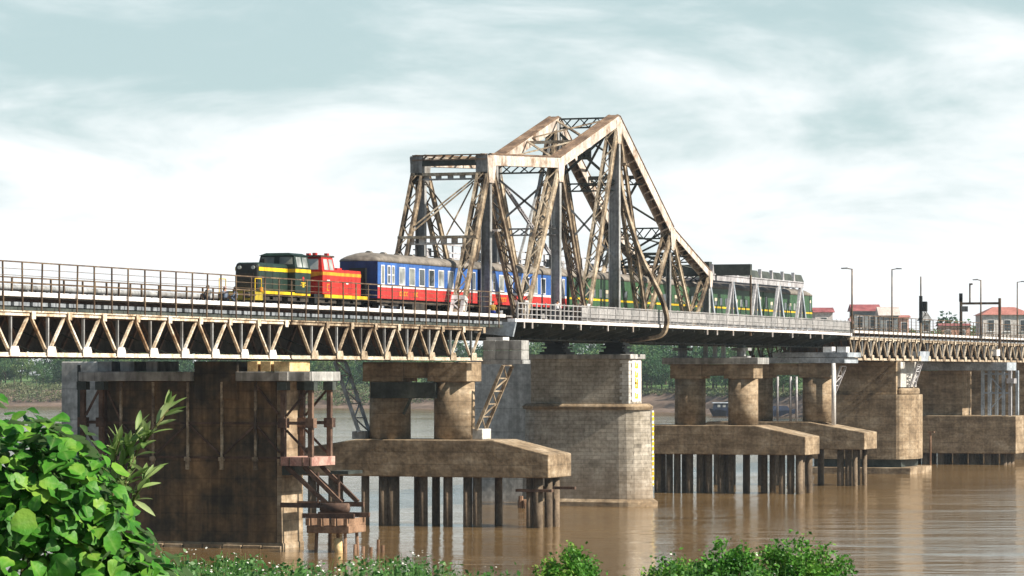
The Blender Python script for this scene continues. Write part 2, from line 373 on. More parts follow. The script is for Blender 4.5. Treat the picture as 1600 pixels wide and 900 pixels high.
def leaf_mat(name, cols, trans=0.35, scale=0.6, rough=0.5, vein=False):
    m = bpy.data.materials.new(name); m.use_nodes = True; nt = m.node_tree; N, L = nt.nodes.new, nt.links.new
    bs = nt.nodes['Principled BSDF']; out = nt.nodes['Material Output']
    g = N('ShaderNodeNewGeometry'); oi = N('ShaderNodeObjectInfo')
    nz = N('ShaderNodeTexNoise'); nz.inputs['Scale'].default_value = scale; nz.inputs['Detail'].default_value = 4; L(g.outputs['Position'], nz.inputs['Vector'])
    a = N('ShaderNodeMath'); a.operation = 'MULTIPLY_ADD'; a.inputs[1].default_value = 0.36; a.inputs[2].default_value = -0.18; L(oi.outputs['Random'], a.inputs[0])
    b0 = N('ShaderNodeMath'); b0.operation = 'MULTIPLY_ADD'; b0.inputs[1].default_value = 0.3; L(g.outputs['Random Per Island'], b0.inputs[0]); L(a.outputs[0], b0.inputs[2])
    b1 = N('ShaderNodeMath'); b1.operation = 'ADD'; L(b0.outputs[0], b1.inputs[0]); L(nz.outputs[0], b1.inputs[1])
    rp = N('ShaderNodeValToRGB'); el = rp.color_ramp.elements
    while len(el) < len(cols): el.new(0.5)
    for i, c in enumerate(cols): el[i].position = 0.38 + 0.5 * i / (len(cols) - 1); el[i].color = (*c, 1)
    L(b1.outputs[0], rp.inputs[0])
    if vein:
        at = N('ShaderNodeAttribute'); at.attribute_name = 'rib'
        pw = N('ShaderNodeMath'); pw.operation = 'POWER'; pw.inputs[1].default_value = 6.0; L(at.outputs['Fac'], pw.inputs[0])
        pm = N('ShaderNodeMath'); pm.operation = 'MULTIPLY'; pm.inputs[1].default_value = 0.3; L(pw.outputs[0], pm.inputs[0])
        vm = N('ShaderNodeMix'); vm.data_type = 'RGBA'; L(pm.outputs[0], vm.inputs[0]); L(rp.outputs[0], vm.inputs[6]); vm.inputs[7].default_value = (0.26, 0.38, 0.12, 1)
        # paler leaf underside
        bm_ = N('ShaderNodeMix'); bm_.data_type = 'RGBA'; L(g.outputs['Backfacing'], bm_.inputs[0]); L(vm.outputs[2], bm_.inputs[6]); bm_.inputs[7].default_value = (0.15, 0.24, 0.11, 1)
        n3 = N('ShaderNodeTexNoise'); n3.inputs['Scale'].default_value = 60; L(g.outputs['Position'], n3.inputs['Vector'])
        bu = N('ShaderNodeBump'); bu.inputs['Strength'].default_value = 0.5; bu.inputs['Distance'].default_value = 0.006; L(n3.outputs[0], bu.inputs['Height']); L(bu.outputs[0], bs.inputs['Normal'])
        rp = bm_; src_ = bm_.outputs[2]
    else: src_ = rp.outputs[0]
    L(src_, bs.inputs['Base Color'])
    bs.inputs['Roughness'].default_value = rough; bs.inputs['Specular IOR Level'].default_value = 0.3
    if trans:
        tr = N('ShaderNodeBsdfTranslucent'); L(src_, tr.inputs[0])
        mx = N('ShaderNodeMixShader'); mx.inputs[0].default_value = trans
        L(bs.outputs[0], mx.inputs[1]); L(tr.outputs[0], mx.inputs[2]); L(mx.outputs[0], out.inputs[0])
    return m
M['leaf_far'] = leaf_mat('far_foliage', [(0.02, 0.062, 0.03), (0.042, 0.12, 0.046), (0.08, 0.17, 0.055), (0.14, 0.21, 0.065)], 0.3, 0.05)
M['leaf_scrub'] = leaf_mat('bank_scrub', [(0.045, 0.09, 0.04), (0.085, 0.135, 0.055), (0.15, 0.16, 0.08)], 0.2, 0.06)
M['leaf_vine'] = leaf_mat('vine_leaf', [(0.014, 0.075, 0.008), (0.035, 0.16, 0.014), (0.075, 0.25, 0.022), (0.20, 0.36, 0.045)], 0.3, 6.0, 0.5, True)
M['leaf_shoot'] = leaf_mat('lance_leaf', [(0.05, 0.13, 0.03), (0.20, 0.29, 0.09), (0.34, 0.41, 0.20)], 0.3, 8.0)
M['leaf_shrub'] = leaf_mat('shrub_leaf', [(0.035, 0.13, 0.016), (0.07, 0.22, 0.026), (0.13, 0.30, 0.04), (0.24, 0.31, 0.07)], 0.3, 2.5)
M['leaf_weed'] = leaf_mat('weed_leaf', [(0.04, 0.12, 0.03), (0.08, 0.20, 0.045), (0.14, 0.26, 0.07)], 0.3, 3.0)
M['petal'] = paint('white_petal', (0.78, 0.78, 0.72), 0.7)
M['bark'] = mat('bark', [(0.03, 0.022, 0.015), (0.08, 0.06, 0.04)], 2.0)
M['stem'] = mat('green_stem', [(0.05, 0.07, 0.02), (0.12, 0.10, 0.04)], 8.0)

def water_mat():
    m = bpy.data.materials.new('muddy_river_water'); m.use_nodes = True; nt = m.node_tree; N, L = nt.nodes.new, nt.links.new
    bs = nt.nodes['Principled BSDF']
    g = N('ShaderNodeNewGeometry')
    n0 = N('ShaderNodeTexNoise'); n0.inputs['Scale'].default_value = 0.02; n0.inputs['Detail'].default_value = 4; L(g.outputs['Position'], n0.inputs['Vector'])
    rp = N('ShaderNodeValToRGB'); rp.color_ramp.elements[0].position = 0.35; rp.color_ramp.elements[1].position = 0.65
    rp.color_ramp.elements[0].color = (0.140, 0.086, 0.036, 1); rp.color_ramp.elements[1].color = (0.190, 0.122, 0.055, 1)
    L(n0.outputs[0], rp.inputs[0]); L(rp.outputs[0], bs.inputs['Base Color'])
    bs.inputs['Roughness'].default_value = 0.1; bs.inputs['IOR'].default_value = 1.33
    # wind ripples run across the river: long crests, short spacing
    rt = N('ShaderNodeMapping'); rt.inputs['Rotation'].default_value = (0, 0, -TH); L(g.outputs['Position'], rt.inputs[0])
    mp = N('ShaderNodeMapping'); mp.inputs['Scale'].default_value = (1.0, 0.42, 1.0); L(rt.outputs[0], mp.inputs[0])
    def nz(scale, det, rough, src):
        n = N('ShaderNodeTexNoise'); n.inputs['Scale'].default_value = scale; n.inputs['Detail'].default_value = det; n.inputs['Roughness'].default_value = rough
        L(src.outputs[0], n.inputs['Vector']); return n
    swell = nz(0.13, 3, 0.55, mp); chop = nz(0.55, 4, 0.6, mp); fine = nz(2.6, 3, 0.5, mp); patch = nz(0.018, 4, 0.6, mp)
    cr = N('ShaderNodeMapRange'); cr.inputs[1].default_value = 0.40; cr.inputs[2].default_value = 0.60; cr.inputs[3].default_value = 0.45; cr.inputs[4].default_value = 1.7
    L(patch.outputs[0], cr.inputs[0])
    a1 = N('ShaderNodeMath'); a1.operation = 'MULTIPLY_ADD'; a1.inputs[1].default_value = 0.34; L(chop.outputs[0], a1.inputs[0]); L(swell.outputs[0], a1.inputs[2])
    a2 = N('ShaderNodeMath'); a2.operation = 'MULTIPLY_ADD'; a2.inputs[1].default_value = 0.06; L(fine.outputs[0], a2.inputs[0]); L(a1.outputs[0], a2.inputs[2])
    ml = N('ShaderNodeMath'); ml.operation = 'MULTIPLY'; L(a2.outputs[0], ml.inputs[0]); L(cr.outputs[0], ml.inputs[1])
    b = N('ShaderNodeBump'); b.inputs['Strength'].default_value = 1.0; b.inputs['Distance'].default_value = 0.26
    L(ml.outputs[0], b.inputs['Height']); L(b.outputs[0], bs.inputs['Normal'])
    return m
M['water'] = water_mat()

def ground_mat(name, low, high, z0, z1, scale):
    m = mat(name, low, scale, (1, 1, 1), 0.95, bump=0.4)
    nt = m.node_tree; N, L = nt.nodes.new, nt.links.new
    bs = nt.nodes['Principled BSDF']; old = bs.inputs['Base Color'].links[0].from_socket
    g = N('ShaderNodeNewGeometry'); sp = N('ShaderNodeSeparateXYZ'); L(g.outputs['Position'], sp.inputs[0])
    nz = N('ShaderNodeTexNoise'); nz.inputs['Scale'].default_value = scale * 0.7; nz.inputs['Detail'].default_value = 6; L(g.outputs['Position'], nz.inputs['Vector'])
    a = N('ShaderNodeMath'); a.operation = 'MULTIPLY_ADD'; a.inputs[1].default_value = 2.5; L(nz.outputs[0], a.inputs[0]); L(sp.outputs[2], a.inputs[2])
    mr = N('ShaderNodeMapRange'); mr.inputs[1].default_value = z0 + 1.25; mr.inputs[2].default_value = z1 + 1.25; L(a.outputs[0], mr.inputs[0])
    rp = N('ShaderNodeValToRGB'); rp.color_ramp.elements[0].position = 0.35; rp.color_ramp.elements[1].position = 0.65
    rp.color_ramp.elements[0].color = (*high[0], 1); rp.color_ramp.elements[1].color = (*high[1], 1); L(nz.outputs[0], rp.inputs[0])
    mx = N('ShaderNodeMix'); mx.data_type = 'RGBA'; L(mr.outputs[0], mx.inputs[0]); L(old, mx.inputs[6]); L(rp.outputs[0], mx.inputs[7])
    L(mx.outputs[2], bs.inputs['Base Color'])
    return m
M['far_ground'] = ground_mat('far_bank_soil', [(0.09, 0.065, 0.05), (0.16, 0.115, 0.09), (0.23, 0.165, 0.13)], [(0.05, 0.13, 0.035), (0.11, 0.17, 0.05)], 5.2, 5.9, 0.08)
M['near_ground'] = ground_mat('near_bank_soil', [(0.09, 0.06, 0.035), (0.17, 0.12, 0.07)], [(0.05, 0.09, 0.02), (0.09, 0.12, 0.04)], 3.0, 7.0, 0.6)

# ------------------------------------------------------------------ the setting: river, far bank, near bank
def sheet(name, pts_fn, nu, nv, material, smooth=True):
    m = MB()
    for i in range(nu + 1):
        for j in range(nv + 1): m.v.append(Vector(pts_fn(i / nu, j / nv)))
    for i in range(nu):
        for j in range(nv):
            a = i * (nv + 1) + j
            m.face((a, a + 1, a + nv + 2, a + nv + 1))
    o = m.build(name, material, None, smooth)
    return struct(o)
sheet('river', lambda u, v: RD(-1400 + 2800 * u, -120 + 1900 * v, 0.0), 4, 4, M['water'], False)

SHORE = [(-900, 1420), (-260, 1190), (-170, 1150), (-48, 1075), (40, 965), (66, 880), (100, 680), (150, 560), (420, 380), (900, 250)]
def shore(u):
    # by arc position in [0,1]
    seg = [(Vector(SHORE[i]), Vector(SHORE[i + 1])) for i in range(len(SHORE) - 1)]
    ln = [(b - a).length for a, b in seg]; d = u * sum(ln)
    for (a, b), l in zip(seg, ln):
        if d <= l: return a.lerp(b, d / l)
        d -= l
    return Vector(SHORE[-1])
INL = Vector((0.42, 0.91))
PROF = [(-8, -1.5), (0, 0.0), (3, 0.7), (9, 1.2), (12, 2.6), (17, 3.6), (20, 5.0), (30, 5.6), (70, 6.4), (130, 8.4), (300, 9.0), (620, 9.0)]
def bank_pt(u, w):
    b = shore(u); n = noise.noise(Vector((u * 90, w * 0.05, 2))) ; n2 = noise.noise(Vector((u * 330, w * 0.12, 5)))
    z = PROF[-1][1]
    for (w0, z0), (w1, z1) in zip(PROF, PROF[1:]):
        if w0 <= w <= w1: z = z0 + (z1 - z0) * (w - w0) / (w1 - w0); break
    q = b + INL * (w + 5 * n * min(1, max(0, w / 10)))
    return RD(q.x, q.y, z + (0.9 * n + 0.5 * n2) * min(1, max(0, w / 8)))
WS = [-8, 0, 1.5, 3, 6, 9, 10.5, 12, 14, 17, 18.5, 20, 24, 30, 45, 70, 100, 130, 200, 300, 450, 620]
def far_bank():
    m = MB(); nu = 420; nv = len(WS) - 1
    for i in range(nu + 1):
        for w in WS: m.v.append(bank_pt(i / nu, w))
    for i in range(nu):
        for j in range(nv):
            a = i * (nv + 1) + j; m.face((a, a + 1, a + nv + 2, a + nv + 1))
    struct(m.build('far_bank', M['far_ground'], None, True))
far_bank()

def near_z(R, D):
    pr = [(-160, 9.3), (8, 9.45), (14, 9.3), (34, 8.62), (46, 7.9), (58, 4.0), (70, 0.2), (80, -2.0)]
    z = pr[-1][1]
    for (a, za), (b, zb) in zip(pr, pr[1:]):
        if a <= D <= b: z = za + (zb - za) * (D - a) / (b - a); break
    return z + 0.10 * noise.noise(Vector((R * 0.5, D * 0.5, 0))) + 0.25 * noise.noise(Vector((R * 0.06, D * 0.06, 4)))
def near_bank():
    DS = [-110, -60, -20, 0] + [4 + 2 * i for i in range(40)]
    RSs = [-300, -200, -120, -70] + [-45 + 1.5 * i for i in range(61)] + [70, 120, 200, 300]
    m = MB(); n = len(DS)
    for r in RSs:
        for d in DS: m.v.append(RD(r, d, near_z(r, d)))
    for i in range(len(RSs) - 1):
        for j in range(n - 1):
            a = i * n + j; m.face((a, a + 1, a + n + 1, a + n))
    struct(m.build('near_bank', M['near_ground'], None, True))
near_bank()

# ------------------------------------------------------------------ approach decks, their railings and panel trusses
POST_GAP = 2.1
def approach_deck(s0, s1, label):
    r = thing('bridge_deck', label, 'bridge deck', P((s0 + s1) / 2, 0, 15.0), 'concrete approach decks')
    MB().box(s0, s1, -5.2, 5.2, 14.92, 15.08).build('roadway', M['road'], r)
    for sg in (1, -1):
        a, b = sorted((5.2 * sg, 5.5 * sg))
        MB().box(s0, s1, a, b, 15.0, 15.24).build('kerb', M['slab'], r, bevel=0.02)
        a, b = sorted((4.5 * sg, 4.7 * sg))
        MB().box(s0, s1, a, b, 14.72, 14.998).build('fascia', M['steel_rust'], r)
        a, b = sorted((4.9 * sg, 5.3 * sg))
        MB().box(s0, s1, a, b, 14.28, 14.45).build('lower_edge_beam', M['steel_dark'], r)
    me = MB().box(-0.86, 0.86, -0.17, 0.17, -0.1, 0.1).mesh('edge_block', M['edge_steel'])
    k = s0 + POST_GAP / 2
    while k < s1:
        link('edge_block', me, r, P(k, 5.2, 14.61)); k += POST_GAP
    for t in (-4.0, -1.4, 1.4, 4.0):
        MB().box(s0, s1, t - 0.15, t + 0.15, 14.27, 14.915).build('stringer', M['steel_dark'], r)
    for t in (-0.95, 0.95):
        MB().box(s0, s1, t - .05, t + .05, 12.3, 14.26).box(s0, s1, t - .28, t + .28, 12.2, 12.3).build('track_girder', M['under'], r)  # near-black colour adds the deep shade below the deck
    for t in (-0.5, 0.5):
        MB().box(s0, s1, t - 0.035, t + 0.035, 15.085, 15.30).build('track_rail', M['steel_rust'], r)
    return r
def approach_railing(s0, s1, t, label, inner=False):
    r = thing('guard_railing', label, 'railing', P(s0, t, 15.24 if not inner else 15.08), 'bridge guard railings')
    if not inner:
        me = MB().box(-0.04, 0.04, -0.035, 0.035, 0, 2.55).mesh('post', M['rail_brown'])
        k = s0; n = 0
        while k < s1:
            o = link('post', me, r, P(k + random.uniform(-.06, .06), t, 14.22)); o.rotation_euler = (rad(random.gauss(0, .7)), rad(random.gauss(0, .9)), 0); k += POST_GAP
        MB().box(s0, s1 - 0.6, t - 0.035, t + 0.035, 16.77, 16.84).build('top_rail', M['rail_brown'], r)
        for z in (16.42, 16.08, 15.72):
            MB().box(s0, s1 - 0.6, t - 0.014, t + 0.014, z, z + 0.028).build('wire_rail', M['rail_brown'], r)
    else:
        me = MB().box(-0.045, 0.045, -0.045, 0.045, 0, 1.05).mesh('post', M['rail_brown'])
        k = s0
        while k < s1:
            o = link('post', me, r, P(k, t, 15.08)); o.rotation_euler = (rad(random.gauss(0, 1)), rad(random.gauss(0, 1.5)), 0); k += POST_GAP * (0.72 if int(k * 3) % 3 else 1.1)
        for z in (16.10, 15.80):
            MB().box(s0, s1, t - 0.03, t + 0.03, z, z + 0.07).build('rail', M['rail_brown'], r)
    return r
approach_deck(-84, 14.9, 'long concrete deck with white kerb carrying the locomotives')
approach_deck(117.6, 262, 'far concrete deck with white kerb beyond the low white truss')
approach_railing(-83.3, 15.0, 5.58, 'rusty post and wire railing on the kerb beside the locomotives')
approach_railing(-83.3, 15.0, -5.3, 'low rusty railing on the kerb behind the locomotives', True)
approach_railing(118.3, 262, 5.58, 'rusty post and wire railing below the lamp posts, beyond the grey mesh railing')
approach_railing(118.3, 262, -5.3, 'low rusty railing on the kerb facing the red roofed houses', True)
approach_railing(-83, -24, 2.9, 'low rusty railing between road lane and track ahead of the green locomotive', True)
pp = thing('pipeline', 'grey pipe running along the bridge behind the locomotives', 'pipe', P(-84, -5.0, 15.9))
MB().cyl(P(-84, -4.95, 16.0), P(14, -4.95, 16.0), 0.16, n=12).build('pipe', M['steel_grey'], pp, True)
me = MB().box(-0.08, 0.08, -0.3, 0.3, 15.08, 15.84).mesh('bracket', M['steel_grey'])
for i in range(10): link('bracket', me, pp, P(-80 + 10 * i, -4.95, 0))

def panel_truss(s0, s1, nodes, label, zt=14.12, zb=11.95, bright=True):
    """deck truss of V panels; nodes = bottom node positions"""
    gap = nodes[1] - nodes[0]
    mw = M['truss_white'] if bright else M['truss_tan']
    r = thing('panel_truss_span', label, 'truss bridge', P((s0 + s1) / 2, 0, zb), 'panel truss spans under the deck')
    for t, outer in ((5.35, True), (-5.35, False)):
        mw = (M['truss_white'] if bright else M['truss_tan']) if outer else M['steel_rust']; gm = M['gusset_white'] if bright else M['truss_tan']  # far truss darker: shade under the deck put into its colour
        MB().box(s0, s1, t - 0.16, t + 0.16, zt - 0.13, zt + 0.13).box(s0, s1, t - 0.24, t + 0.24, zt + 0.06, zt + 0.135).build('top_chord', mw, r)
        MB().box(s0, s1, t - 0.16, t + 0.16, zb - 0.11, zb + 0.11).box(s0, s1, t - 0.22, t + 0.22, zb - 0.115, zb - 0.06).build('bottom_chord', mw, r)
        dl = MB().beam((0.1, 0, 0.1), (gap / 2 - 0.12, 0, zt - zb - 0.12), (0, 1, 0), 0.15, 0.125).mesh('diagonal', mw)
        dr = MB().beam((-0.1, 0, 0.1), (-gap / 2 + 0.12, 0, zt - zb - 0.12), (0, 1, 0), 0.15, 0.125).mesh('diagonal', mw)
        vt = MB().box(-0.06, 0.06, -0.07, 0.07, 0.1, zt - zb - 0.1).mesh('vertical', M['steel_grey'])
        gb = MB().prism([(-0.52, -0.02, -0.1), (0.52, -0.02, -0.1), (0.52, -0.02, 0.18), (0.38, -0.02, 0.44), (-0.38, -0.02, 0.44), (-0.52, -0.02, 0.18)], (0, 0.04, 0)).mesh('gusset', gm if outer else M['steel_rust'])
        gt = MB().prism([(-0.24, -0.02, 0.12), (0.24, -0.02, 0.12), (0.22, -0.02, -0.3), (-0.22, -0.02, -0.3)], (0, 0.04, 0)).mesh('gusset', mw)
        for b in nodes:
            link('diagonal', dl, r, P(b, t, zb)); link('diagonal', dr, r, P(b, t, zb)); link('vertical', vt, r, P(b, t, zb))
            link('gusset', gb, r, P(b, t + 0.26, zb)); link('gusset', gt, r, P(b + gap / 2, t + 0.27, zt))
    for t in (1.7, -1.7):
        m = MB().box(s0, s1, t - 0.14, t + 0.14, zt - 0.12, zt + 0.12).box(s0, s1, t - 0.14, t + 0.14, zb - 0.1, zb + 0.1)
        for b in nodes:
            for sg in (-1, 1):
                m.beam(P(b + 0.1 * sg, t, zb + 0.1), P(b + sg * (gap / 2 - .1), t, zt - 0.1), (0, 1, 0), 0.16, 0.15)
        m.build('inner_truss', M['steel_rust'], r)  # dark steel carries the shade under the deck
    for b in nodes[::1]:
        m = MB().beam(P(b, -4.4, zb + 0.02), P(b, 4.4, zb + 0.02), (1, 0, 0), 0.14, 0.14)
        m.beam(P(b, -4.4, zb + 0.15), P(b, 0, zt - 0.2), (1, 0, 0), 0.08, 0.08).beam(P(b, 4.4, zb + 0.15), P(b, 0, zt - 0.2), (1, 0, 0), 0.08, 0.08)
        m.build('cross_frame', M['steel_dark'], r)
    return r
nA = [-86.3 + 4.2 * i for i in range(15)]
panel_truss(-88, -24.7, nA, 'whitewashed V panel truss span with white gussets, ending over the brown wall pier')
nB = [-20.9 + 4.13 * i for i in range(8)]
panel_truss(-24.4, 9.9, nB, 'tan V panel truss span between the brown wall pier and the two column pier', bright=False)
nC = [118.9 + 3.56 * i for i in range(9)]
panel_truss(116.8, 148.4, nC, 'tan V panel truss span beyond the low white truss', 14.45, 12.36, bright=False)
nD = [152.0 + 3.7 * i for i in range(30)]
panel_truss(148.8, 262, nD, 'farthest tan panel truss span beneath the signal gantry', 14.4, 12.36, bright=False)

# ------------------------------------------------------------------ the cantilever truss
def smooth_path(pts, sub=6):
    out = []
    for i in range(len(pts) - 1):
        p0 = Vector(pts[max(0, i - 1)]); p1 = Vector(pts[i]); p2 = Vector(pts[i + 1]); p3 = Vector(pts[min(len(pts) - 1, i + 2)])
        for k in range(sub):
            u = k / sub
            out.append(0.5 * ((2 * p1) + (p2 - p0) * u + (2 * p0 - 5 * p1 + 4 * p2 - p3) * u * u + (3 * p1 - p0 - 3 * p2 + p3) * u ** 3))
    out.append(Vector(pts[-1])); return out
TT = 2.6
BN = [(12.5, 15.1), (26.3, 15.0), (41.2, 15.0), (57.2, 15.0), (70.8, 15.0)]
TN = [(18.6, 26.75), (34.5, 27.45), (49.3, 31.75), (64.4, 23.2), (75.9, 19.75)]
def cantilever():
    r = thing('cantilever_truss', 'tall rusty tan steel cantilever truss with peaked top over the masonry pier', 'truss bridge', P(49, 0, 14.0))
    for t in (TT, -TT):
        wid = 0.95
        order = [(BN[0], TN[0], .5), (TN[0], BN[1], .5), (BN[1], TN[1], .5), (TN[1], BN[2], .55), (BN[2], TN[2], .5), (TN[2], BN[3], .55), (BN[3], TN[3], .5), (TN[3], BN[4], .5), (BN[4], TN[4], .4)]
        for i, (a, b, dep) in enumerate(order):
            w = wid if i not in (6, 7, 8) else 0.85
            nm = 'end_post' if i == 0 else 'diagonal'
            MB().lattice(P(a[0], t, a[1]), P(b[0], t, b[1]), w, dep, 0.95, 0.19).build(nm, M['steel_tan'], r)
        # verticals: web plate with flange angles
        for (s, z), wv in ((TN[0], .62), (TN[1], .62), (TN[2], .8), (TN[3], .22), (TN[4], .5)):
            m = MB().box(s + 0.12, s + 0.17, t - wv / 2, t + wv / 2, 14.6, z - 0.2)
            m.box(s - 0.10, s + 0.34, t - wv / 2 - 0.06, t - wv / 2, 14.6, z - 0.2).box(s - 0.10, s + 0.34, t + wv / 2, t + wv / 2 + 0.06, 14.6, z - 0.2)
            m.build('vertical_post', M['steel_grey'], r)
        # top chord: box with rusty cover plate
        for i, (a, b) in enumerate(zip(TN, TN[1:])):
            hgt = (0.8, 0.85, 0.85, 0.6)[i]
            pa, pb = P(a[0], t, a[1]), P(b[0], t, b[1]); d = (pb - pa).normalized(); n = Vector((0, 1, 0)).cross(d)
            if n.z < 0: n = -n
            m = MB()
            for sg in (-1, 1): m.beam(pa + Vector((0, .40 * sg, 0)), pb + Vector((0, .40 * sg, 0)), (0, 1, 0), 0.08, hgt)
            for k in range(int((pb - pa).length / 1.2)):
                c = pa + d * (0.6 + 1.2 * k) - n * (hgt / 2 - 0.03)
                m.beam(c - Vector((0, .38, 0)) , c + Vector((0, .38, 0)) + d * 0.5, n, 0.04, 0.14)
            ch = m.build('top_chord', M['steel_pale'], r)
            c0 = n * (hgt / 2 + 0.035)
            m = MB().beam(pa + c0, pb + c0, (0, 1, 0), 1.0, 0.06)
            for sg in (-1, 1): m.beam(pa + c0 + n * .05 + Vector((0, .36 * sg, 0)), pb + c0 + n * .05 + Vector((0, .36 * sg, 0)), (0, 1, 0), 0.16, 0.05)
            m.build('cover_plate', M['steel_rusttop'], ch)
        # gusset plates at the nodes
        for k, (s, z) in enumerate(TN):
            h = (1.7, 1.5, 1.9, 1.6, 1.1)[k]; w = (0.95, 0.8, 0.75, 0.8, 0.6)[k]
            for sg in (-1, 1):
                y = -t + sg * 0.47 - 0.015
                up = 0.36 if k != 2 else 0.1
                MB().prism([(s - w, y, z + up - 0.1), (s - w * .4, y, z + up), (s + w * .5, y, z + up - .05), (s + w, y, z - 0.25), (s + w * .55, y, z - h), (s - w * .55, y, z - h)], (0, 0.03, 0)).build('gusset_plate', M['steel_pale'] if t > 0 else M['steel_grey'], r)
        for (s, z) in BN[:3]:
            MB().lattice(P(s - 0.05, t, 14.9), P(s + (0.62 if s < 13 else 0), t, 16.35), 1.04, 0.62, 0.6, 0.26).build('foot', M['white'], r)
        # bottom girder
        m = MB().box(13.0, 117.4, t - 0.06, t + 0.06, 13.55, 14.72).box(13.0, 117.4, t - 0.3, t + 0.3, 13.48, 13.56)
        s = 14.0
        while s < 117: m.box(s - 0.04, s + 0.04, t - 0.22, t + 0.22, 13.56, 14.7); s += 1.9
        m.build('bottom_girder', M['steel_dark'], r)
    # floor, kerbs and cantilever brackets
    MB().box(15.3, 117.4, -5.5, 5.5, 14.725, 14.86).build('floor', M['road'], r)
    for t in (-0.5, 0.5): MB().box(15.0, 117.5, t - .035, t + .035, 14.87, 15.30).build('track_rail', M['steel_rust'], r)
    for sg in (1, -1):
        pl = [(15.3, 5.5), (15.3, 6.1), (15.9, 6.3), (104, 6.3), (117.3, 5.62), (117.3, 5.5)]
        MB().prism([P(s, t * sg, 14.70) for s, t in pl], (0, 0, 0.24)).build('kerb', M['slab'], r)
        s = 17.0
        while s < 116:
            tt = 6.15 if s < 104 else 6.15 - (s - 104) / 13.3 * 0.6
            MB().prism([P(s, 2.7 * sg, 13.6), P(s, 3.2 * sg, 13.6), P(s, tt * sg, 14.42), P(s, tt * sg, 14.695), P(s, 2.7 * sg, 14.695)], (0.12, 0, 0)).build('bracket', M['steel_dark'], r)
            s += 3.1
        m = MB(); s = 17
    me = MB().box(-0.05, 0.05, -0.05, 0.05, -0.45, 0.0).mesh('drain_stub', M['gusset_white'])
    for s in (16.8, 18.6, 25.6, 29.8, 36.5, 43, 64, 67, 72, 85, 92, 98.5, 103): link('drain_stub', me, r, P(s, 6.25, 14.70))
    for s in [14 + 3.1 * i for i in range(34)]:
        MB().box(s - .12, s + .12, -2.5, 2.5, 13.7, 14.7).build('floor_beam', M['steel_dark'], r)
    MB().prism([P(15.0, 3.0, 13.9), P(15.0, 6.0, 13.6), P(15.0, 6.25, 14.69), P(15.0, 3.0, 14.69)], (0.25, 0, 0)).build('end_plate', M['steel_blue'], r)
    # portal frame at the inclined end posts
    s = 18.3
    MB().box(s - .55, s - .1, -TT + .45, TT - .45, 26.35, 26.75).build('portal_beam', M['steel_dark'], r)
    m = MB()
    for z in (26.80, 27.14): m.beam(P(s - .5, -TT - .3, z), P(s - .5, TT + .3, z), (0, 0, 1), 0.07, 0.3)
    for k in range(6):
        t0 = -2.1 + 0.7 * k; m.beam(P(s - .52, t0, 26.8), P(s - .52, t0 + .35, 27.12), (1, 0, 0), 0.05, 0.14)
    m.build('portal_lattice', M['steel_rusttop'], r)
    m = MB()
    for t in (TT, -TT): m.box(s - .5, s + .1, t - .5, t - .12, 25.85, 27.1).box(s - .55, s - .45, t - .1, t + .45, 25.7, 27.15)
    m.build('portal_cheek', M['steel_grey'], r)
    MB().beam(P(18.0, -TT - .4, 25.72), P(18.0, TT + .4, 25.72), (0, 0, 1), 0.22, 0.5).build('portal_strut', M['steel_tan'], r)
    m = MB().beam(P(18.1, -TT, 25.35), P(18.1, TT, 25.35), (0, 0, 1), 0.12, 0.4)
    for k in range(5): m.box(18.0, 18.2, -1.9 + .95 * k - .2, -1.9 + .95 * k + .2, 25.3, 25.6)
    m.build('portal_soffit', M['steel_grey'], r)
    MB().beam(P(15.45, -TT - .5, 20.95), P(15.45, TT + .5, 20.95), (0, 0, 1), 0.2, 0.5).build('portal_strut', M['steel_tan'], r)
    m = MB().beam(P(15.5, -TT, 20.45), P(15.5, TT, 20.45), (0, 0, 1), 0.1, 0.4)
    for k in range(6): m.box(15.4, 15.6, -2.1 + .85 * k - .22, -2.1 + .85 * k + .22, 20.5, 20.85)
    m.build('portal_soffit', M['steel_pale'], r)
    for (t0, z0, s0, t1, z1, s1) in ((-2.2, 21.3, 15.7, 2.0, 25.2, 17.8), (-2.0, 21.9, 16.0, 2.2, 25.6, 18.0), (-1.9, 25.2, 17.8, 2.0, 21.2, 15.6), (0.6, 21.1, 15.7, 1.9, 25.0, 17.8)):
        MB().beam(P(s0, t0, z0), P(s1, t1, z1), (1, 0, 0), 0.05, 0.11).build('sway_bar', M['steel_tan'], r)
    # transverse lattice struts and cross bracing between the trusses
    def strut(s, z, h, mt='steel_dark', t0=-TT, t1=TT):
        m = MB()
        for zz in (z, z - h): m.beam(P(s, t0, zz), P(s, t1, zz), (0, 0, 1), 0.12, 0.28)
        n = 7
        for k in range(n):
            a, b = t0 + (t1 - t0) * k / n, t0 + (t1 - t0) * (k + 1) / n
            m.beam(P(s, a, z - h), P(s, b, z), (1, 0, 0), 0.05, 0.1)
            if k % 2: m.beam(P(s, a, z), P(s, b, z - h), (1, 0, 0), 0.05, 0.08)
        m.build('cross_strut', M[mt], r)
    strut(49.3, 32.0, 0.75); strut(49.3, 26.6, 0.6); strut(34.5, 27.3, 0.6); strut(64.4, 23.5, 0.9); strut(57, 27.6, 0.7)
    strut(34.5, 22.3, 0.5, 'steel_grey'); strut(64.4, 20.6, 0.5); strut(75.7, 19.7, 0.5); strut(70, 21.2, 0.5)
    def cross(s, z0, z1, mt='steel_grey', w=0.16):
        for a, b in ((-TT, TT), (TT, -TT)):
            MB().beam(P(s, a, z0), P(s, b, z1), (1, 0, 0), 0.08, w).build('sway_brace', M[mt], r)
    cross(49.3, 20.5, 26.0); cross(49.3, 26.7, 31.2, 'steel_dark', 0.22); cross(64.4, 20.2, 22.6, 'steel_dark'); cross(34.5, 22.4, 26.6)
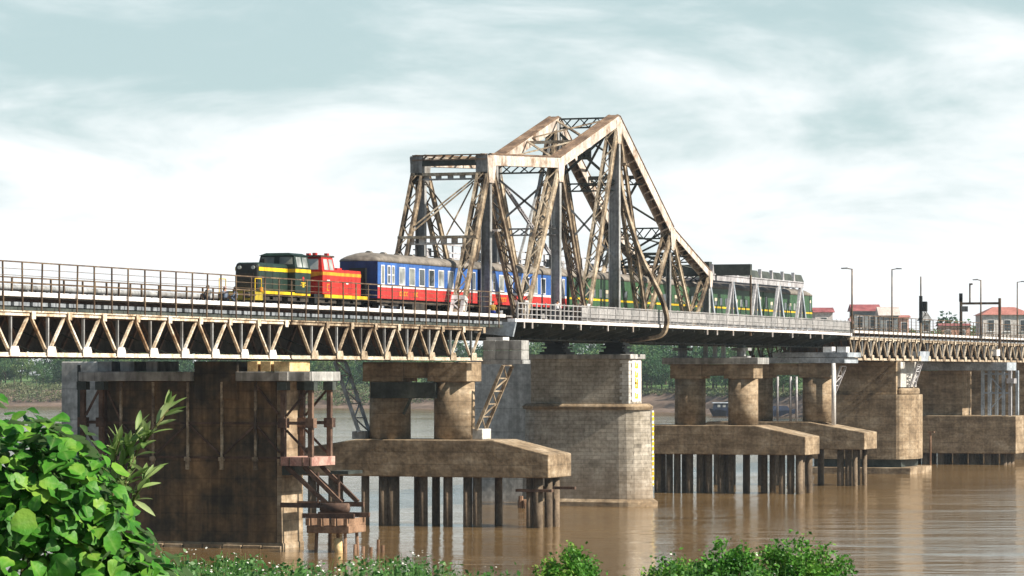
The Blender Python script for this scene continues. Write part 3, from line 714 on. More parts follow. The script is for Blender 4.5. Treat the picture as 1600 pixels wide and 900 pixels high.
    MB().prism([P(49.35, -.6, 28.6), P(49.35, .6, 28.6), P(49.35, .6, 29.6), P(49.35, -.6, 29.6)], (0.04, 0, 0)).build('brace_plate', M['steel_dark'], r)
    def lat(a, b, mt='steel_tan'):
        for ta, tb in ((-TT, TT), (TT, -TT)):
            MB().beam(P(a[0], ta, a[1] + .25), P(b[0], tb, b[1] + .25), (0, 1, 0), 0.2, 0.08).build('lateral_bar', M[mt], r)
    def lerp(a, b, u): return (a[0] + (b[0] - a[0]) * u, a[1] + (b[1] - a[1]) * u)
    for a, b, mt in ((TN[0], TN[1], 'steel_tan'), (TN[1], TN[2], 'steel_tan'), (TN[2], TN[3], 'steel_dark'), (TN[3], TN[4], 'steel_dark')):
        mid = lerp(a, b, .5); lat(a, mid, mt); lat(mid, b, mt)
        MB().beam(P(mid[0], -TT, mid[1]), P(mid[0], TT, mid[1]), (0, 0, 1), 0.25, 0.2).build('lateral_strut', M[mt], r)
    # slender counter diagonals on the far plane
    MB().lattice(P(35.3, -TT, 26.6), P(51, -TT, 19.6), 0.34, 0.12, 0.5, 0.08, 0.05, side=(0.4, 0, 1)).build('counter_diagonal', M['truss_lav'], r)
    MB().beam(P(48.6, -TT, 30.4), P(38.5, -TT, 17.6), (0, 1, 0), 0.2, 0.12).build('counter_diagonal', M['steel_grey'], r)
    # longitudinal gallery behind
    m = MB()
    for z in (19.75, 20.15, 20.75): m.box(19, 75, -TT - .75, -TT - .65, z, z + 0.09)
    for k in range(29):
        s = 19.5 + 1.95 * k
        m.box(s, s + .09, -TT - .78, -TT - .66, 19.7, 20.85)
        if k % 2: m.box(s, s + 1.25, -TT - .73, -TT - .69, 19.85, 20.4)
    m.build('gallery', M['truss_lav'], r)
    # curved outrigger ribs from the tower out round the deck edge and under it
    pts = [(2.75, 28.2), (2.85, 26.7), (3.15, 25.1), (3.8, 22.9), (4.62, 20.6), (5.5, 18.8), (6.28, 17.3), (6.78, 15.8), (6.8, 14.9), (6.55, 14.25), (6.0, 13.95), (4.6, 13.75), (2.7, 13.6)]
    for sg in (1, -1):
        path = smooth_path([(q[0], q[1], 0) for q in pts], 5)
        rings, edge = [], []
        for i, p in enumerate(path):
            d = (path[min(i + 1, len(path) - 1)] - path[max(i - 1, 0)]).normalized(); n = Vector((-d.y, d.x))
            hw = 0.13
            q0, q1 = Vector((p.x, p.y)) - n * hw, Vector((p.x, p.y)) + n * hw
            rings.append([P(50.0, q0.x * sg, q0.y), P(50.0, q1.x * sg, q1.y), P(50.3, q1.x * sg, q1.y), P(50.3, q0.x * sg, q0.y)])
            e0 = Vector((p.x, p.y)) + n * (hw + .004); e1 = e0 + n * 0.06
            edge.append([P(49.85, e0.x * sg, e0.y), P(49.85, e1.x * sg, e1.y), P(50.45, e1.x * sg, e1.y), P(50.45, e0.x * sg, e0.y)])
        rb = MB().loft(rings).build('outrigger_rib', M['steel_tan'], r)
        MB().loft(edge).build('rib_flange', M['steel_tan'], rb)
    MB().box(49.7, 50.5, 2.3, 3.5, 28.1, 28.3).box(49.8, 50.3, 2.5, 3.2, 28.3, 28.9).build('rib_bracket', M['steel_tan'], r)
    return r
cantilever()
lf = thing('wall_lamp', 'small white lamp on the tan end post of the tall truss', 'lamp', P(19.0, 3.1, 21.4))
MB().cyl(P(18.9, 2.9, 21.2), P(18.9, 3.3, 21.5), 0.035, n=6).build('arm', M['rail_grey'], lf)
MB().loft([[P(18.5 + dx, 3.25 + dt, 21.45) for dx, dt in ((0, 0), (.5, 0), (.5, .3), (0, .3))], [P(18.35 + dx, 3.15 + dt, 21.6) for dx, dt in ((0, 0), (.8, 0), (.8, .5), (0, .5))]]).build('head', M['white'], lf)

# grey railing of the truss section
def mesh_railing():
    for sg, lab in ((1, 'grey mesh railing along the white kerb below the tall truss'), (-1, 'grey mesh railing on the kerb behind the coaches')):
        r = thing('guard_railing', lab, 'railing', P(16, 6.15 * sg, 14.94), 'bridge guard railings')
        m = MB()
        for k in range(13): m.box(-0.98 + k * 0.163 - .012, -0.98 + k * 0.163 + .012, -.012, .012, 0.10, 1.18)
        m.box(-1.05, 1.05, -.03, .03, 1.14, 1.21).box(-1.05, 1.05, -.02, .02, 0.08, 0.13).box(-1.05, 1.05, -.02, .02, 0.6, 0.66)
        m.box(-1.0, 1.0, -.008, .008, 0.66, 1.06).box(-1.0, 1.0, -.008, .008, 0.30, 0.56)
        m.box(-1.08, -1.0, -.04, .04, 0.0, 1.27)
        close = m.mesh('railing_panel', M['rail_grey'])
        m = MB()
        m.box(-1.05, 1.05, -.03, .03, 1.10, 1.18).box(-1.05, 1.05, -.025, .025, 0.3, 0.36).box(-1.05, 1.05, -.025, .025, 0.7, 0.76)
        m.box(-1.09, -0.97, -.05, .05, 0.0, 1.24).box(-0.05, .05, -.04, .04, 0.0, 1.15)
        opn = m.mesh('railing_panel', M['rail_grey'])
        s = 16.6
        while s < 116.5:
            tt = 6.18 if s < 104 else 6.18 - (s - 104) / 13.3 * 0.6
            link('railing_panel', opn if s < 31 else close, r, P(s, tt * sg, 14.94)); s += 2.1
mesh_railing()

# ------------------------------------------------------------------ the low white truss
def low_truss():
    r = thing('low_panel_truss', 'low white panel truss around the green coaches', 'truss bridge', P(92, 0, 14.9))
    tops = [76.4, 84.0, 92.1, 100.1, 108.3]
    for t in (2.68, -2.68):
        MB().box(76.4, 109, t - .12, t + .12, 19.32, 19.86).box(76.4, 109, t - .2, t + .2, 19.8, 19.9).build('top_chord', M['truss_lav'], r)
        for k, s in enumerate(tops):
            for dx in (-2.2, 2.3):
                if s + dx < 75: continue
                MB().beam(P(s + dx, t, 14.9), P(s + dx * .06, t, 19.35), (0, 1, 0), 0.26, 0.34).build('diagonal', M['truss_lav'] if dx < 0 else M['steel_blue'], r)  # diagonals coloured by slope: one way as lit, the other as shaded
            MB().box(s - .07, s + .07, t - .13, t + .13, 14.9, 19.32).build('vertical', M['truss_lav'], r)
        n = 8
        for k in range(n):
            a = 77.2 + 4.0 * k
            MB().prism([P(a, t - .15, 19.9), P(a + .5, t - .15, 19.9), P(a + .3, t - .15, 20.75), P(a + .12, t - .15, 20.75)], (0, -0.3, 0)).build('fin', M['truss_lav'], r)
            MB().hexa([P(a + .55, t + .12, 19.92), P(a + 3.95, t + .12, 19.92), P(a + 3.95, t + .06, 19.92), P(a + .55, t + .06, 19.92),
                       P(a + .35, t - .12, 20.6), P(a + 3.75, t - .12, 20.6), P(a + 3.75, t - .18, 20.6), P(a + .35, t - .18, 20.6)]).build('parapet_panel', M['steel_dark'], r)
    for k in range(16):
        s = 77.5 + 2.05 * k
        MB().beam(P(s, -2.55, 19.45), P(s, 2.55, 19.45), (0, 0, 1), 0.22, 0.16).build('cross_member', M['truss_lav'], r)
    return r
low_truss()
g = thing('height_gantry', 'dark box beam gantry on a thin rusty post over the road lane', 'gantry', P(78.3, 0, 14.9))
MB().box(78.05, 78.65, -6.0, 6.1, 19.75, 20.75).build('beam', M['steel_dark'], g)
MB().box(77.9, 78.8, 1.5, 2.3, 19.3, 21.0).build('box', M['steel_dark'], g)
for t in (6.05, -5.95): MB().box(78.27, 78.43, t - .07, t + .07, 14.3, 19.75).build('post', M['rail_brown'], g)

# ------------------------------------------------------------------ piers
def pile_set(r, lst, ztop, rr=0.33):
    mh = {}
    for (s, t, q) in lst:
        key = (round(q, 2), round(ztop, 2))
        if key not in mh:
            mh[key] = MB().cyl((0, 0, -3), (0, 0, ztop), q, q * 0.94, 12).mesh('pile', M['pile'], True)
        link('pile', mh[key], r, P(s, t, 0))
def cap_poly(tl, tl2, tr2, tr):
    return [(tl, 3.55), (tr, 3.55), (tr, 5.2), (tr2, 6.2), (tl2, 6.2), (tl, 5.2)]
def strut_leg(r, s, t0, z0, t1, z1, mt):
    for ds in (-1.0, 1.0):
        MB().beam(P(s + ds, t0, z0), P(s + ds, t1, z1), (1, 0, 0), 0.2, 0.22).build('strut_leg', M[mt], r)
    m = MB(); n = 5
    for k in range(n):
        u, v = k / n, (k + 1) / n
        a = (t0 + (t1 - t0) * u, z0 + (z1 - z0) * u); b = (t0 + (t1 - t0) * v, z0 + (z1 - z0) * v)
        sg = 1 if k % 2 else -1
        m.beam(P(s - .95 * sg, *a), P(s + .95 * sg, *b), (0, 1, 0), 0.08, 0.09); m.beam(P(s - .95, *b), P(s + .95, *b), (0, 1, 0), 0.08, 0.1)
    m.build('strut_lacing', M[mt], r)
def two_column_pier(sf, tl, tl2, tr2, tr, cols, label, crossbeam, seat, piles):
    r = thing('concrete_pier', label, 'bridge pier', P(sf + 2.5, (tl + tr) / 2, 0), 'two column concrete piers on piled caps')
    c = MB().prism([P(sf, t, z) for t, z in cap_poly(tl, tl2, tr2, tr)], (5, 0, 0)).build('pile_cap', M['conc'], r, bevel=0.07)
    sc = sf + 2.5
    zc = crossbeam[1]
    for (a, b) in cols:
        rr = (b - a) / 2
        MB().cyl(P(sc, (a + b) / 2, 6.15), P(sc, (a + b) / 2, crossbeam[0] + .02), rr * 1.0, rr * 0.99, 28).build('column', M['conc'], r, True)
        MB().box(sc - 1.5, sc + 1.5, a - .05, b + .05, crossbeam[0], zc).build('column_head', M['conc'], r, bevel=0.05)
    for (a, b) in zip(cols, cols[1:]):
        MB().box(sc - 1.3, sc + 1.3, a[1] + .06, b[0] - .06, crossbeam[0] + .25, zc - 0.02).build('crossbeam', M['conc'], r)
    if seat: MB().box(sc - 1.9, sc + 1.9, cols[0][0] - .7, cols[-1][1] + .55, zc + .004, zc + seat).build('bearing_shelf', M['conc_grey'], r, bevel=0.04)
    pile_set(r, piles, 3.6)
    return r
def rows(sf, tl, tr, n, jit=0.0, q=0.33):
    out = []
    for i in range(n):
        t = tl + (tr - tl) * i / (n - 1)
        out.append((sf + .7 + random.uniform(-.1, .1), t + random.uniform(-jit, jit), q))
        if i % 2 == 0: out.append((sf + 4.3, t + .5 + random.uniform(-jit, jit), q))
    return out
# pier under the end of the tall truss
pl = [(8.7, -3.0, .31), (8.8, -1.55, .45), (8.8, -0.85, .45), (8.7, 1.5, .31), (8.7, 3.4, .31), (8.7, 4.85, .33), (8.7, 5.6, .33), (12.2, -.3, .31), (12.2, 1.1, .31), (12.2, 2.0, .33), (12.2, 3.6, .3), (10.5, 4.2, .3), (12.3, 5.9, .3),
      (8.7, 10.2, .34), (10.0, 10.5, .3), (11.3, 10.6, .3), (8.9, 9.5, .28), (12.4, -6.6, .33), (8.8, -7.2, .33), (8.8, -5.6, .33)]
c1 = two_column_pier(8.0, -9.8, -3.5, 7.0, 11.2, [(-3.3, -.3), (1.7, 4.65)], 'brown two column pier on a piled cap under the tan truss end', (10.35, 11.75), 0, pl)
MB().box(8.95, 10.2, -2.7, 2.3, 9.15, 10.3).build('cross_wall', M['steel_dark'], c1)
MB().box(8.35, 8.75, 8.6, 11.3, 2.55, 2.75).box(10.2, 10.5, 9.4, 12.4, 2.7, 2.9).build('waler', M['steel_rust'], c1)
strut_leg(c1, 11.2, 4.95, 6.9, 7.0, 11.5, 'steel_tan'); strut_leg(c1, 10.2, -3.7, 6.7, -5.6, 11.8, 'steel_blue')
MB().box(10.3, 12.1, 4.5, 5.4, 6.2, 6.95).build('strut_block', M['conc_pale'], c1, bevel=.04)
MB().box(9.3, 11.1, -4.3, -3.2, 6.2, 6.75).build('strut_block', M['conc_grey'], c1, bevel=.04)
MB().beam(P(9.0, 0.9, 10.2), P(9.6, -.4, 8.0), (1, 0, 0), 0.12, 0.2).build('prop', M['steel_dark'], c1)
bl = thing('bearing_block_stack', 'grey block stack with white bearing under the truss deck, above the tan leaning strut', 'bearing', P(13, 6.2, 11.5))
for i in range(3):
    for j in range(2):
        MB().box(12.0, 13.6, 4.8 + i * 1.0, 5.77 + i * 1.0, 11.9 + j * .72, 12.59 + j * .72).build('block', M['conc_grey'], bl, bevel=.03)
MB().box(11.95, 13.65, 4.7, 7.85, 11.62, 11.89).build('plinth', M['steel_grey'], bl)
MB().box(12.1, 13.4, 5.0, 6.3, 13.33, 13.55).build('bearing_plate', M['white'], bl)
# pier under the low white truss, and the next one
pl = rows(80.5, -4.6, 3.4, 9, .15) + [(81.2, 8.2, .3), (81.2, 9.0, .3), (81.2, 9.8, .34), (84.4, 9.2, .3), (84.4, 9.9, .3), (82.9, 9.6, .25), (84.5, 5.6, .33), (84.5, 3.9, .33), (84.5, 6.4, .3)]
c2 = two_column_pier(80.0, -7.2, -5.4, 6.0, 10.7, [(-2.3, .55), (2.8, 5.55)], 'brown two column pier with grey bearing shelf under the low white truss', (10.45, 11.75), 0.6, pl)
for t in (-1.6, 4.0):
    MB().box(81.9, 83.1, t - .8, t + .8, 13.0, 13.25).box(81.9, 83.1, t - .75, t + .75, 12.36, 12.5).box(82.2, 82.8, t - .35, t + .35, 12.5, 13.0).build('bearing', M['steel_grey'], c2)
    MB().box(82.1, 82.9, t - .3, t + .3, 13.25, 13.48).build('bearing_pin', M['steel_dark'], c2)
for t in (.6, 1.5, 2.3): MB().box(82.3, 82.7, t - .16, t + .16, 12.36, 13.46).build('prop_post', M['conc_pale'], c2)
pl = rows(104.5, -5, 4, 7, .15) + [(105.2, 7.5, .34), (105.2, 8.3, .34), (105.0, 9.0, .25), (108, 9.2, .25), (108.2, 8.4, .3)]
c3 = two_column_pier(104.0, -7.5, -5.5, 4.6, 10.2, [(-2.7, .3), (3.4, 6.5)], 'brown two column pier with a tall white pipe, next to the thick brown pier', (10.5, 11.9), 0.0, pl)
strut_leg(c3, 107.5, 5.2, 6.9, 7.2, 11.6, 'truss_lav')
MB().box(106.6, 108.4, 4.6, 5.5, 6.2, 6.9).build('strut_block', M['conc_pale'], c3)
MB().cyl(P(104.9, 6.9, 5.9), P(104.9, 6.9, 11.9), 0.22, n=12).build('white_pipe', M['white'], c3, True)
for t in (1.3, 2.6, 3.2): MB().cyl(P(104.8, t, 6.25), P(104.8, t, 10.6), 0.12, n=8).build('guide_pipe', M['truss_lav'], c3, True)
MB().box(104.8, 110.2, 0.2, 8.0, 11.92, 12.45).box(104.8, 110.2, .8, 8.3, 12.5, 12.95).build('crosshead', M['steel_blue'], c3)
for t in (6.2, 7.6): MB().box(105.2, 106.6, t - .45, t + .45, 12.96, 13.5).build('bearing_pad', M['white'], c3)

# the masonry pier below the peak
def masonry_pier():
    r = thing('masonry_pier', 'tall grey coursed stone pier with rounded nose under the truss peak', 'bridge pier', P(50, 0, 0))
    def rnd(hw, t0, t1, z, n=10):
        pts = []
        for k in range(n + 1):
            a = -math.pi / 2 + math.pi * k / n; pts.append(P(50 - hw * math.sin(a) * 1.0, t1 + hw * math.cos(a), z))
        for k in range(n + 1):
            a = math.pi / 2 + math.pi * k / n; pts.append(P(50 - hw * math.sin(a), t0 + hw * math.cos(a), z))
        return pts
    MB().loft([rnd(2.15, -3.4, 3.5, -3), rnd(2.15, -3.4, 3.5, 0.75), rnd(1.98, -3.3, 3.4, 8.0)]).build('shaft', M['masonry'], r)
    MB().loft([rnd(2.45, -3.5, 3.6, -3.0), rnd(2.45, -3.5, 3.6, 0.35), rnd(2.2, -3.4, 3.5, 0.6)]).build('footing', M['conc'], r)
    MB().loft([rnd(2.18, -3.3, 3.4, 7.95), rnd(2.25, -3.3, 3.4, 8.2), rnd(2.05, -3.2, 3.3, 8.42)]).build('ledge', M['conc'], r)
    MB().box(48.2, 51.8, -4.3, 4.2, 8.43, 12.1).build('upper_block', M['masonry'], r, bevel=.04)
    MB().box(47.95, 52.05, -4.55, 4.45, 12.104, 12.5).build('coping', M['conc_grey'], r, bevel=.05)
    # quoins: dressed stones at the near corner
    for k in range(12):
        MB().box(48.17, 49.0 if k % 2 else 48.7, 4.0 - (.55 if k % 2 else .35), 4.225, 8.45 + .3 * k, 8.72 + .3 * k).build('quoin', M['conc_pale'], r)
    gb = MB().box(48.95, 51.4, 4.235, 4.265, 8.6, 12.05).build('gauge_board', M['white'], r)
    for z in (11.35, 10.6, 10.05, 9.7, 8.85):
        MB().box(49.7, 50.5, 4.27, 4.29, z, z + .16).box(49.7, 49.95, 4.27, 4.29, z + .18, z + .5).box(50.2, 50.5, 4.27, 4.29, z + .16, z + .4).build('gauge_numeral', M['yellow'], gb)
    gs = MB().box(50.55, 51.0, 5.3, 5.50, 1.6, 7.85).build('gauge_staff', M['white'], r)
    for k in range(15):
        MB().box(50.52, 50.98, 5.505, 5.53, 1.7 + .41 * k, 1.7 + .41 * k + (.28 if k % 3 else .16)).build('gauge_mark', M['yellow'], gs)
    for t in (-2.6, 2.6):
        m = MB()
        for i, (w, z0, z1) in enumerate(((1.15, 12.51, 12.72), (.85, 12.72, 12.9), (1.0, 12.9, 13.0), (.7, 13.0, 13.15), (1.05, 13.15, 13.26), (.8, 13.26, 13.47))):
            m.box(50 - w, 50 + w, t - w, t + w, z0, z1)
        m.build('rocker_bearing', M['black'], r)
masonry_pier()
wd = thing('timber_stump', 'short broken timber stump in the water beside the masonry pier', 'stump', P(41, -6.2, 0))
MB().cyl(P(42, -3.0, -1), P(42.1, -3.0, 1.0), .28, .2, 8).cyl(P(42.3, -2.4, -1), P(41.9, -2.6, .7), .25, .18, 8).build('log', M['wood'], wd)

gw = thing('wall_pier', 'plain grey concrete wall pier behind the masonry pier', 'bridge pier', P(58, -10, 0), 'grey concrete wall piers')
MB().box(55, 60, -12.2, -5.6, -3, 12.15).build('wall', M['conc_light'], gw, bevel=.06)
MB().box(54.7, 60.3, -12.5, -5.3, -3, 4.0).build('base', M['conc_light'], gw, bevel=.06)
gw = thing('wall_pier', 'streaked grey concrete wall pier behind the leafy vine bush', 'bridge pier', P(-18, -10.5, 0), 'grey concrete wall piers')
MB().box(-20.6, -16, -12.4, -9.2, -3, 11.7).build('wall', M['conc_light'], gw, bevel=.06)
MB().box(-20.68, -20.6, -11.2, -11.0, 3.0, 11.5).build('down_pipe', M['steel_dark'], gw)

# the wall pier in front, with its steel trestles
def wall_pier():
    r = thing('wall_pier_with_trestles', 'massive brown wall pier with rusty trestles at both ends, behind the vine bush', 'bridge pier', P(-22.5, 0, 0))
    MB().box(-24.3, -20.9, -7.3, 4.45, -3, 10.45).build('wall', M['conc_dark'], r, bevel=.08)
    MB().box(-24.302, -20.898, 4.452, 4.8, -3, 10.448).build('end_facing', M['conc'], r, bevel=.05)  # sunlit end in lighter concrete; the wall's colour carries the shade
    MB().box(-24.38, -20.9, -7.4, 4.87, -3, 0.35).build('footing', M['conc'], r, bevel=.05)
    for i in range(9):
        MB().box(-24.62, -24.39, -7.2 + i * 1.35, -5.95 + i * 1.35, -.35, .22 + random.uniform(-.05, .05)).build('footing_stone', M['conc'], r, bevel=.04)
    MB().box(-24.9, -20.3, -9.0, -1.2, 10.46, 11.05).build('seat_beam', M['conc_grey'], r, bevel=.04)
    MB().box(-24.9, -20.3, 1.9, 7.1, 10.46, 11.05).build('seat_beam', M['conc_grey'], r, bevel=.04)
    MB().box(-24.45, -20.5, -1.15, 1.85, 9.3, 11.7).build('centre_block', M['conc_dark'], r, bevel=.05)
    for (a, b) in ((-8.0, -7.0), (-6.4, -5.4), (-4.6, -3.8), (2.4, 3.1), (3.3, 4.0), (4.2, 5.3)):
        MB().box(-24.2, -21.0, a, b, 11.06, 11.7).build('bearing_block', M['sunlit_ochre'] if a > 2 else M['conc_grey'], r, bevel=.03)  # near blocks coloured as sunlit, the far ones plain grey
    for a, c in ((4.9, 5.5), (6.6, 7.0)): MB().box(-25.0, -24.92, a, c, 10.5, 11.02).build('patch_plate', M['conc_pale'], r)
    # trestles
    for t0, t1 in ((5.05, 6.9), (-8.8, -7.5)):
        for t in (t0, t1):
            for s in (-24.6, -21.6):
                MB().box(s - .16, s + .16, t - .14, t + .14, 5.75, 10.44).build('trestle_leg', M['steel_rust'], r)
                MB().box(s - .28, s + .28, t - .28, t + .28, 7.55, 8.15).build('splice_box', M['steel_rust'], r)
                MB().box(s - .3, s + .3, t - .32, t + .32, 9.9, 10.43).build('leg_head', M['steel_dark'], r)
        for s in (-24.6, -21.6):
            MB().beam(P(s, t0 + .2, 7.85), P(s, t1 - .2, 7.85), (1, 0, 0), .16, .2).build('tie', M['steel_rust'], r)
            MB().beam(P(s, t0 + .2, 8.3), P(s, t1 - .2, 9.9), (1, 0, 0), .1, .14).build('trestle_brace', M['steel_rust'], r)
            MB().beam(P(s, t1 - .2, 6.0), P(s, t0 + .2, 7.4), (1, 0, 0), .1, .14).build('trestle_brace', M['steel_rust'], r)
    # riveted pink base beam with stiffeners, on brackets
    b = MB().box(-24.95, -21.2, 4.95, 7.1, 5.2, 5.74).build('base_beam', M['pink_beam'], r)
    for t in (5.0, 5.62, 6.5, 7.0): MB().box(-25.02, -24.952, t - .04, t + .04, 5.2, 5.74).build('stiffener', M['steel_rust'], b)
    MB().box(-24.9, -21.2, -8.9, -7.35, 5.2, 5.7).build('base_beam', M['steel_rust'], r)
    for s in (-24.5, -21.8):
        MB().beam(P(s, 5.2, 5.15), P(s, 7.9, 2.9), (1, 0, 0), .2, .26).build('bracket_strut', M['steel_rust'], r)
        MB().beam(P(s, 6.4, 5.15), P(s, 8.9, 2.9), (1, 0, 0), .2, .26).build('bracket_strut', M['steel_rust'], r)
        MB().beam(P(s, 4.82, 2.75), P(s, 9.3, 2.75), (1, 0, 0), .2, .3).build('bracket_beam', M['steel_rust'], r)
    MB().box(-24.3, -22.1, 4.82, 5.7, 4.6, 5.18).build('bracket_plate', M['steel_dark'], r); MB().box(-24.35, -22.0, 8.1, 9.3, 4.7, 4.9).build('bracket_plate', M['steel_dark'], r)
    for t in (7.2, 8.6): MB().cyl(P(-24.2, t, 2.8), P(-24.2, t, 4.8), .09, n=8).build('hanger', M['steel_rust'], r)
    # rods and bars on the front of the wall
    for t in (-6.25, -4.0, -1.6, .75, 3.05):
        MB().box(-24.46, -24.31, t - .07, t + .07, 5.6, 10.4).build('tie_rod', M['steel_tan'], r)  # tan rods and clamps: the light they catch put into the colour
        MB().box(-24.6, -24.31, t - .16, t + .16, 5.45, 5.7).box(-24.52, -24.31, t - .1, t + .1, 4.9, 5.45).build('clamp', M['steel_tan'], r)
    for z in (7.75, 5.6): MB().box(-24.40, -24.31, -7.2, 4.7, z, z + .14).build('wale_bar', M['steel_rust'], r)
    for (ta, za, tb, zb) in ((-6.2, 7.7, -4.1, 5.8), (-1.7, 7.7, -3.9, 5.8), (-1.5, 7.7, .7, 5.8), (3.0, 7.7, .8, 5.8), (3.1, 10.2, 4.6, 8.4), (3.1, 7.7, 4.7, 6.0), (-6.3, 8.0, -7.2, 9.8)):
        MB().beam(P(-24.37, ta, za), P(-24.37, tb, zb), (1, 0, 0), .08, .12).build('wall_brace', M['steel_rust'], r)
wall_pier()
def dolphin():
    c = P(-26.5, 9.4, 0)
    r = thing('timber_dolphin', 'rusty steel and timber mooring dolphin standing in the river on four legs', 'dolphin', c)
    for ds, dt in ((-.9, -.9), (.9, -.8), (-.8, .9), (.9, .95), (0, .1)):
        MB().cyl(c + Vector((ds * 1.15, -dt * 1.1, -1.5)), c + Vector((ds, -dt, 1.6)), .13, .11, 8).build('leg', M['wood'], r)
    MB().box(c.x - 1.4, c.x + 1.4, 8.0, 10.8, 1.2, 1.65).build('timber_deck', M['wood'], r, bevel=.05)
    m = MB()
    for t in (8.1, 8.9, 9.8, 10.6): m.box(c.x - 1.5, c.x + 1.5, t - .12, t + .12, 1.66, 2.1)
    m.build('cross_timber', M['wood'], r)
    for a in (c.x - 1.35, c.x + 1.1): MB().box(a, a + .2, 7.7, 11.1, 2.11, 2.4).build('steel_beam', M['steel_rust'], r)
    MB().cyl(P(c.x, 8.4, 2.7), P(c.x, 10.2, 2.7), .3, n=12).build('float_drum', M['steel_rust'], r, True)
    for ds, dt, h in ((-1.2, 1.7, .55), (-.6, 2.0, .4), (-.2, 2.35, .35), (.1, 2.7, .8), (.25, 2.95, .45)):
        q = c + Vector((ds, -dt, 0))
        MB().cyl(q + Vector((0, 0, -1)), q + Vector((.05, 0, h)), .13, .1, 8).build('broken_pile', M['wood'], r)
    MB().cyl(c + Vector((-.9, -.6, -.6)), c + Vector((-.9, -.5, .9)), .3, .26, 10).build('fender_drum', M['sunlit_ochre'], r, True)
dolphin()

def thick_pier():
    r = thing('thick_wall_pier', 'thick brown concrete pier with sunlit buttress end beneath the far panel truss', 'bridge pier', P(149, 0, 0))
    MB().prism([P(144.6, -6, 1.6)] + [P(149.3 - 4.7 * math.cos(math.pi * k / 14), 3.6 + 1.5 * math.sin(math.pi * k / 14), 1.6) for k in range(15)] + [P(154, -6, 1.6)], (0, 0, 7.0)).build('lower_wall', M['conc'], r)
    MB().prism([P(149.3 - 4.0 * math.cos(math.pi * k / 12), 3.62 + 1.2 * math.sin(math.pi * k / 12), 8.604) for k in range(13)], (0, 0, .7)).build('buttress_top', M['conc'], r, bevel=.2)
    MB().box(145.0, 153.6, -6, 3.55, 8.61, 12.2).build('upper_wall', M['conc'], r, bevel=.06)
    MB().box(145.5, 153, 3.56, 3.9, 9.41, 12.15).build('end_pilaster', M['conc_pale'], r)
    MB().box(145.3, 153.3, -5.7, 4.0, .75, 1.58).build('gap_shade', M['steel_dark'], r)  # dark block: shade of the gap above the footing put into its colour
    MB().box(144.2, 154.4, -6.2, 5.3, -3, .72).build('footing', M['conc'], r, bevel=.08)
    strut_leg(r, 149.2, 4.3, 9.45, 5.2, 12.2, 'truss_lav')
    MB().box(147.5, 152, 4.6, 5.6, 12.24, 13.3).build('bearing_box', M['steel_blue'], r)
thick_pier()
def far_pier():
    r = thing('low_cap_pier', 'low wide brown concrete cap carrying a pale blue steel trestle', 'bridge pier', P(188, 2, 0))
    MB().box(185, 192.5, -8, 8.5, 1.35, 5.85).build('cap', M['conc'], r, bevel=.08)
    pile_set(r, [(186 + 2.2 * j, -6.5 + 1.9 * i, .42) for i in range(8) for j in range(3)], 1.4)
    MB().box(187, 192, -7, 1.6, 5.86, 11.2).build('stem_wall', M['conc'], r)
    MB().box(186, 191.5, -4.6, 7.2, 11.25, 12.2).build('trestle_beam', M['steel_blue'], r)
    for t in (4.2, 5.0, 6.7, 7.5):
        MB().box(186.2, 186.7, t - .17, t + .17, 5.86, 11.24).build('trestle_leg', M['steel_blue'] if t < 7 else M['truss_lav'], r)
        MB().box(190.4, 190.9, t - .17, t + .17, 5.86, 11.24).build('trestle_leg', M['steel_blue'], r)
    for a, b in (((5.1, 10.6), (6.6, 8.8)), ((5.1, 6.6), (6.6, 8.3))):
        MB().beam(P(186.3, *a), P(186.3, *b), (1, 0, 0), .1, .14).build('trestle_brace', M['steel_blue'], r)
    MB().box(186.3, 186.6, 4.3, 7.5, 8.45, 8.68).box(186.3, 186.6, 4.3, 7.5, 10.7, 10.95).build('trestle_tie', M['steel_blue'], r)
    MB().box(185.8, 187.2, 7.2, 8.1, 9.7, 10.3).build('bracket_box', M['truss_lav'], r)
    MB().box(186.3, 188.3, 4.8, 5.9, 13.0, 13.75).build('bearing_box', M['white'], r)
    MB().box(212, 218, -7, 6.0, -3, 12.2).build('rear_wall', M['conc'], r)
    MB().cyl(P(183.5, -1.5, -1), P(183.5, -1.5, 3.8), .14, n=8).box(183.2, 183.8, -1.8, -1.0, 3.8, 4.0).build('mooring_post', M['wood'], r)
far_pier()

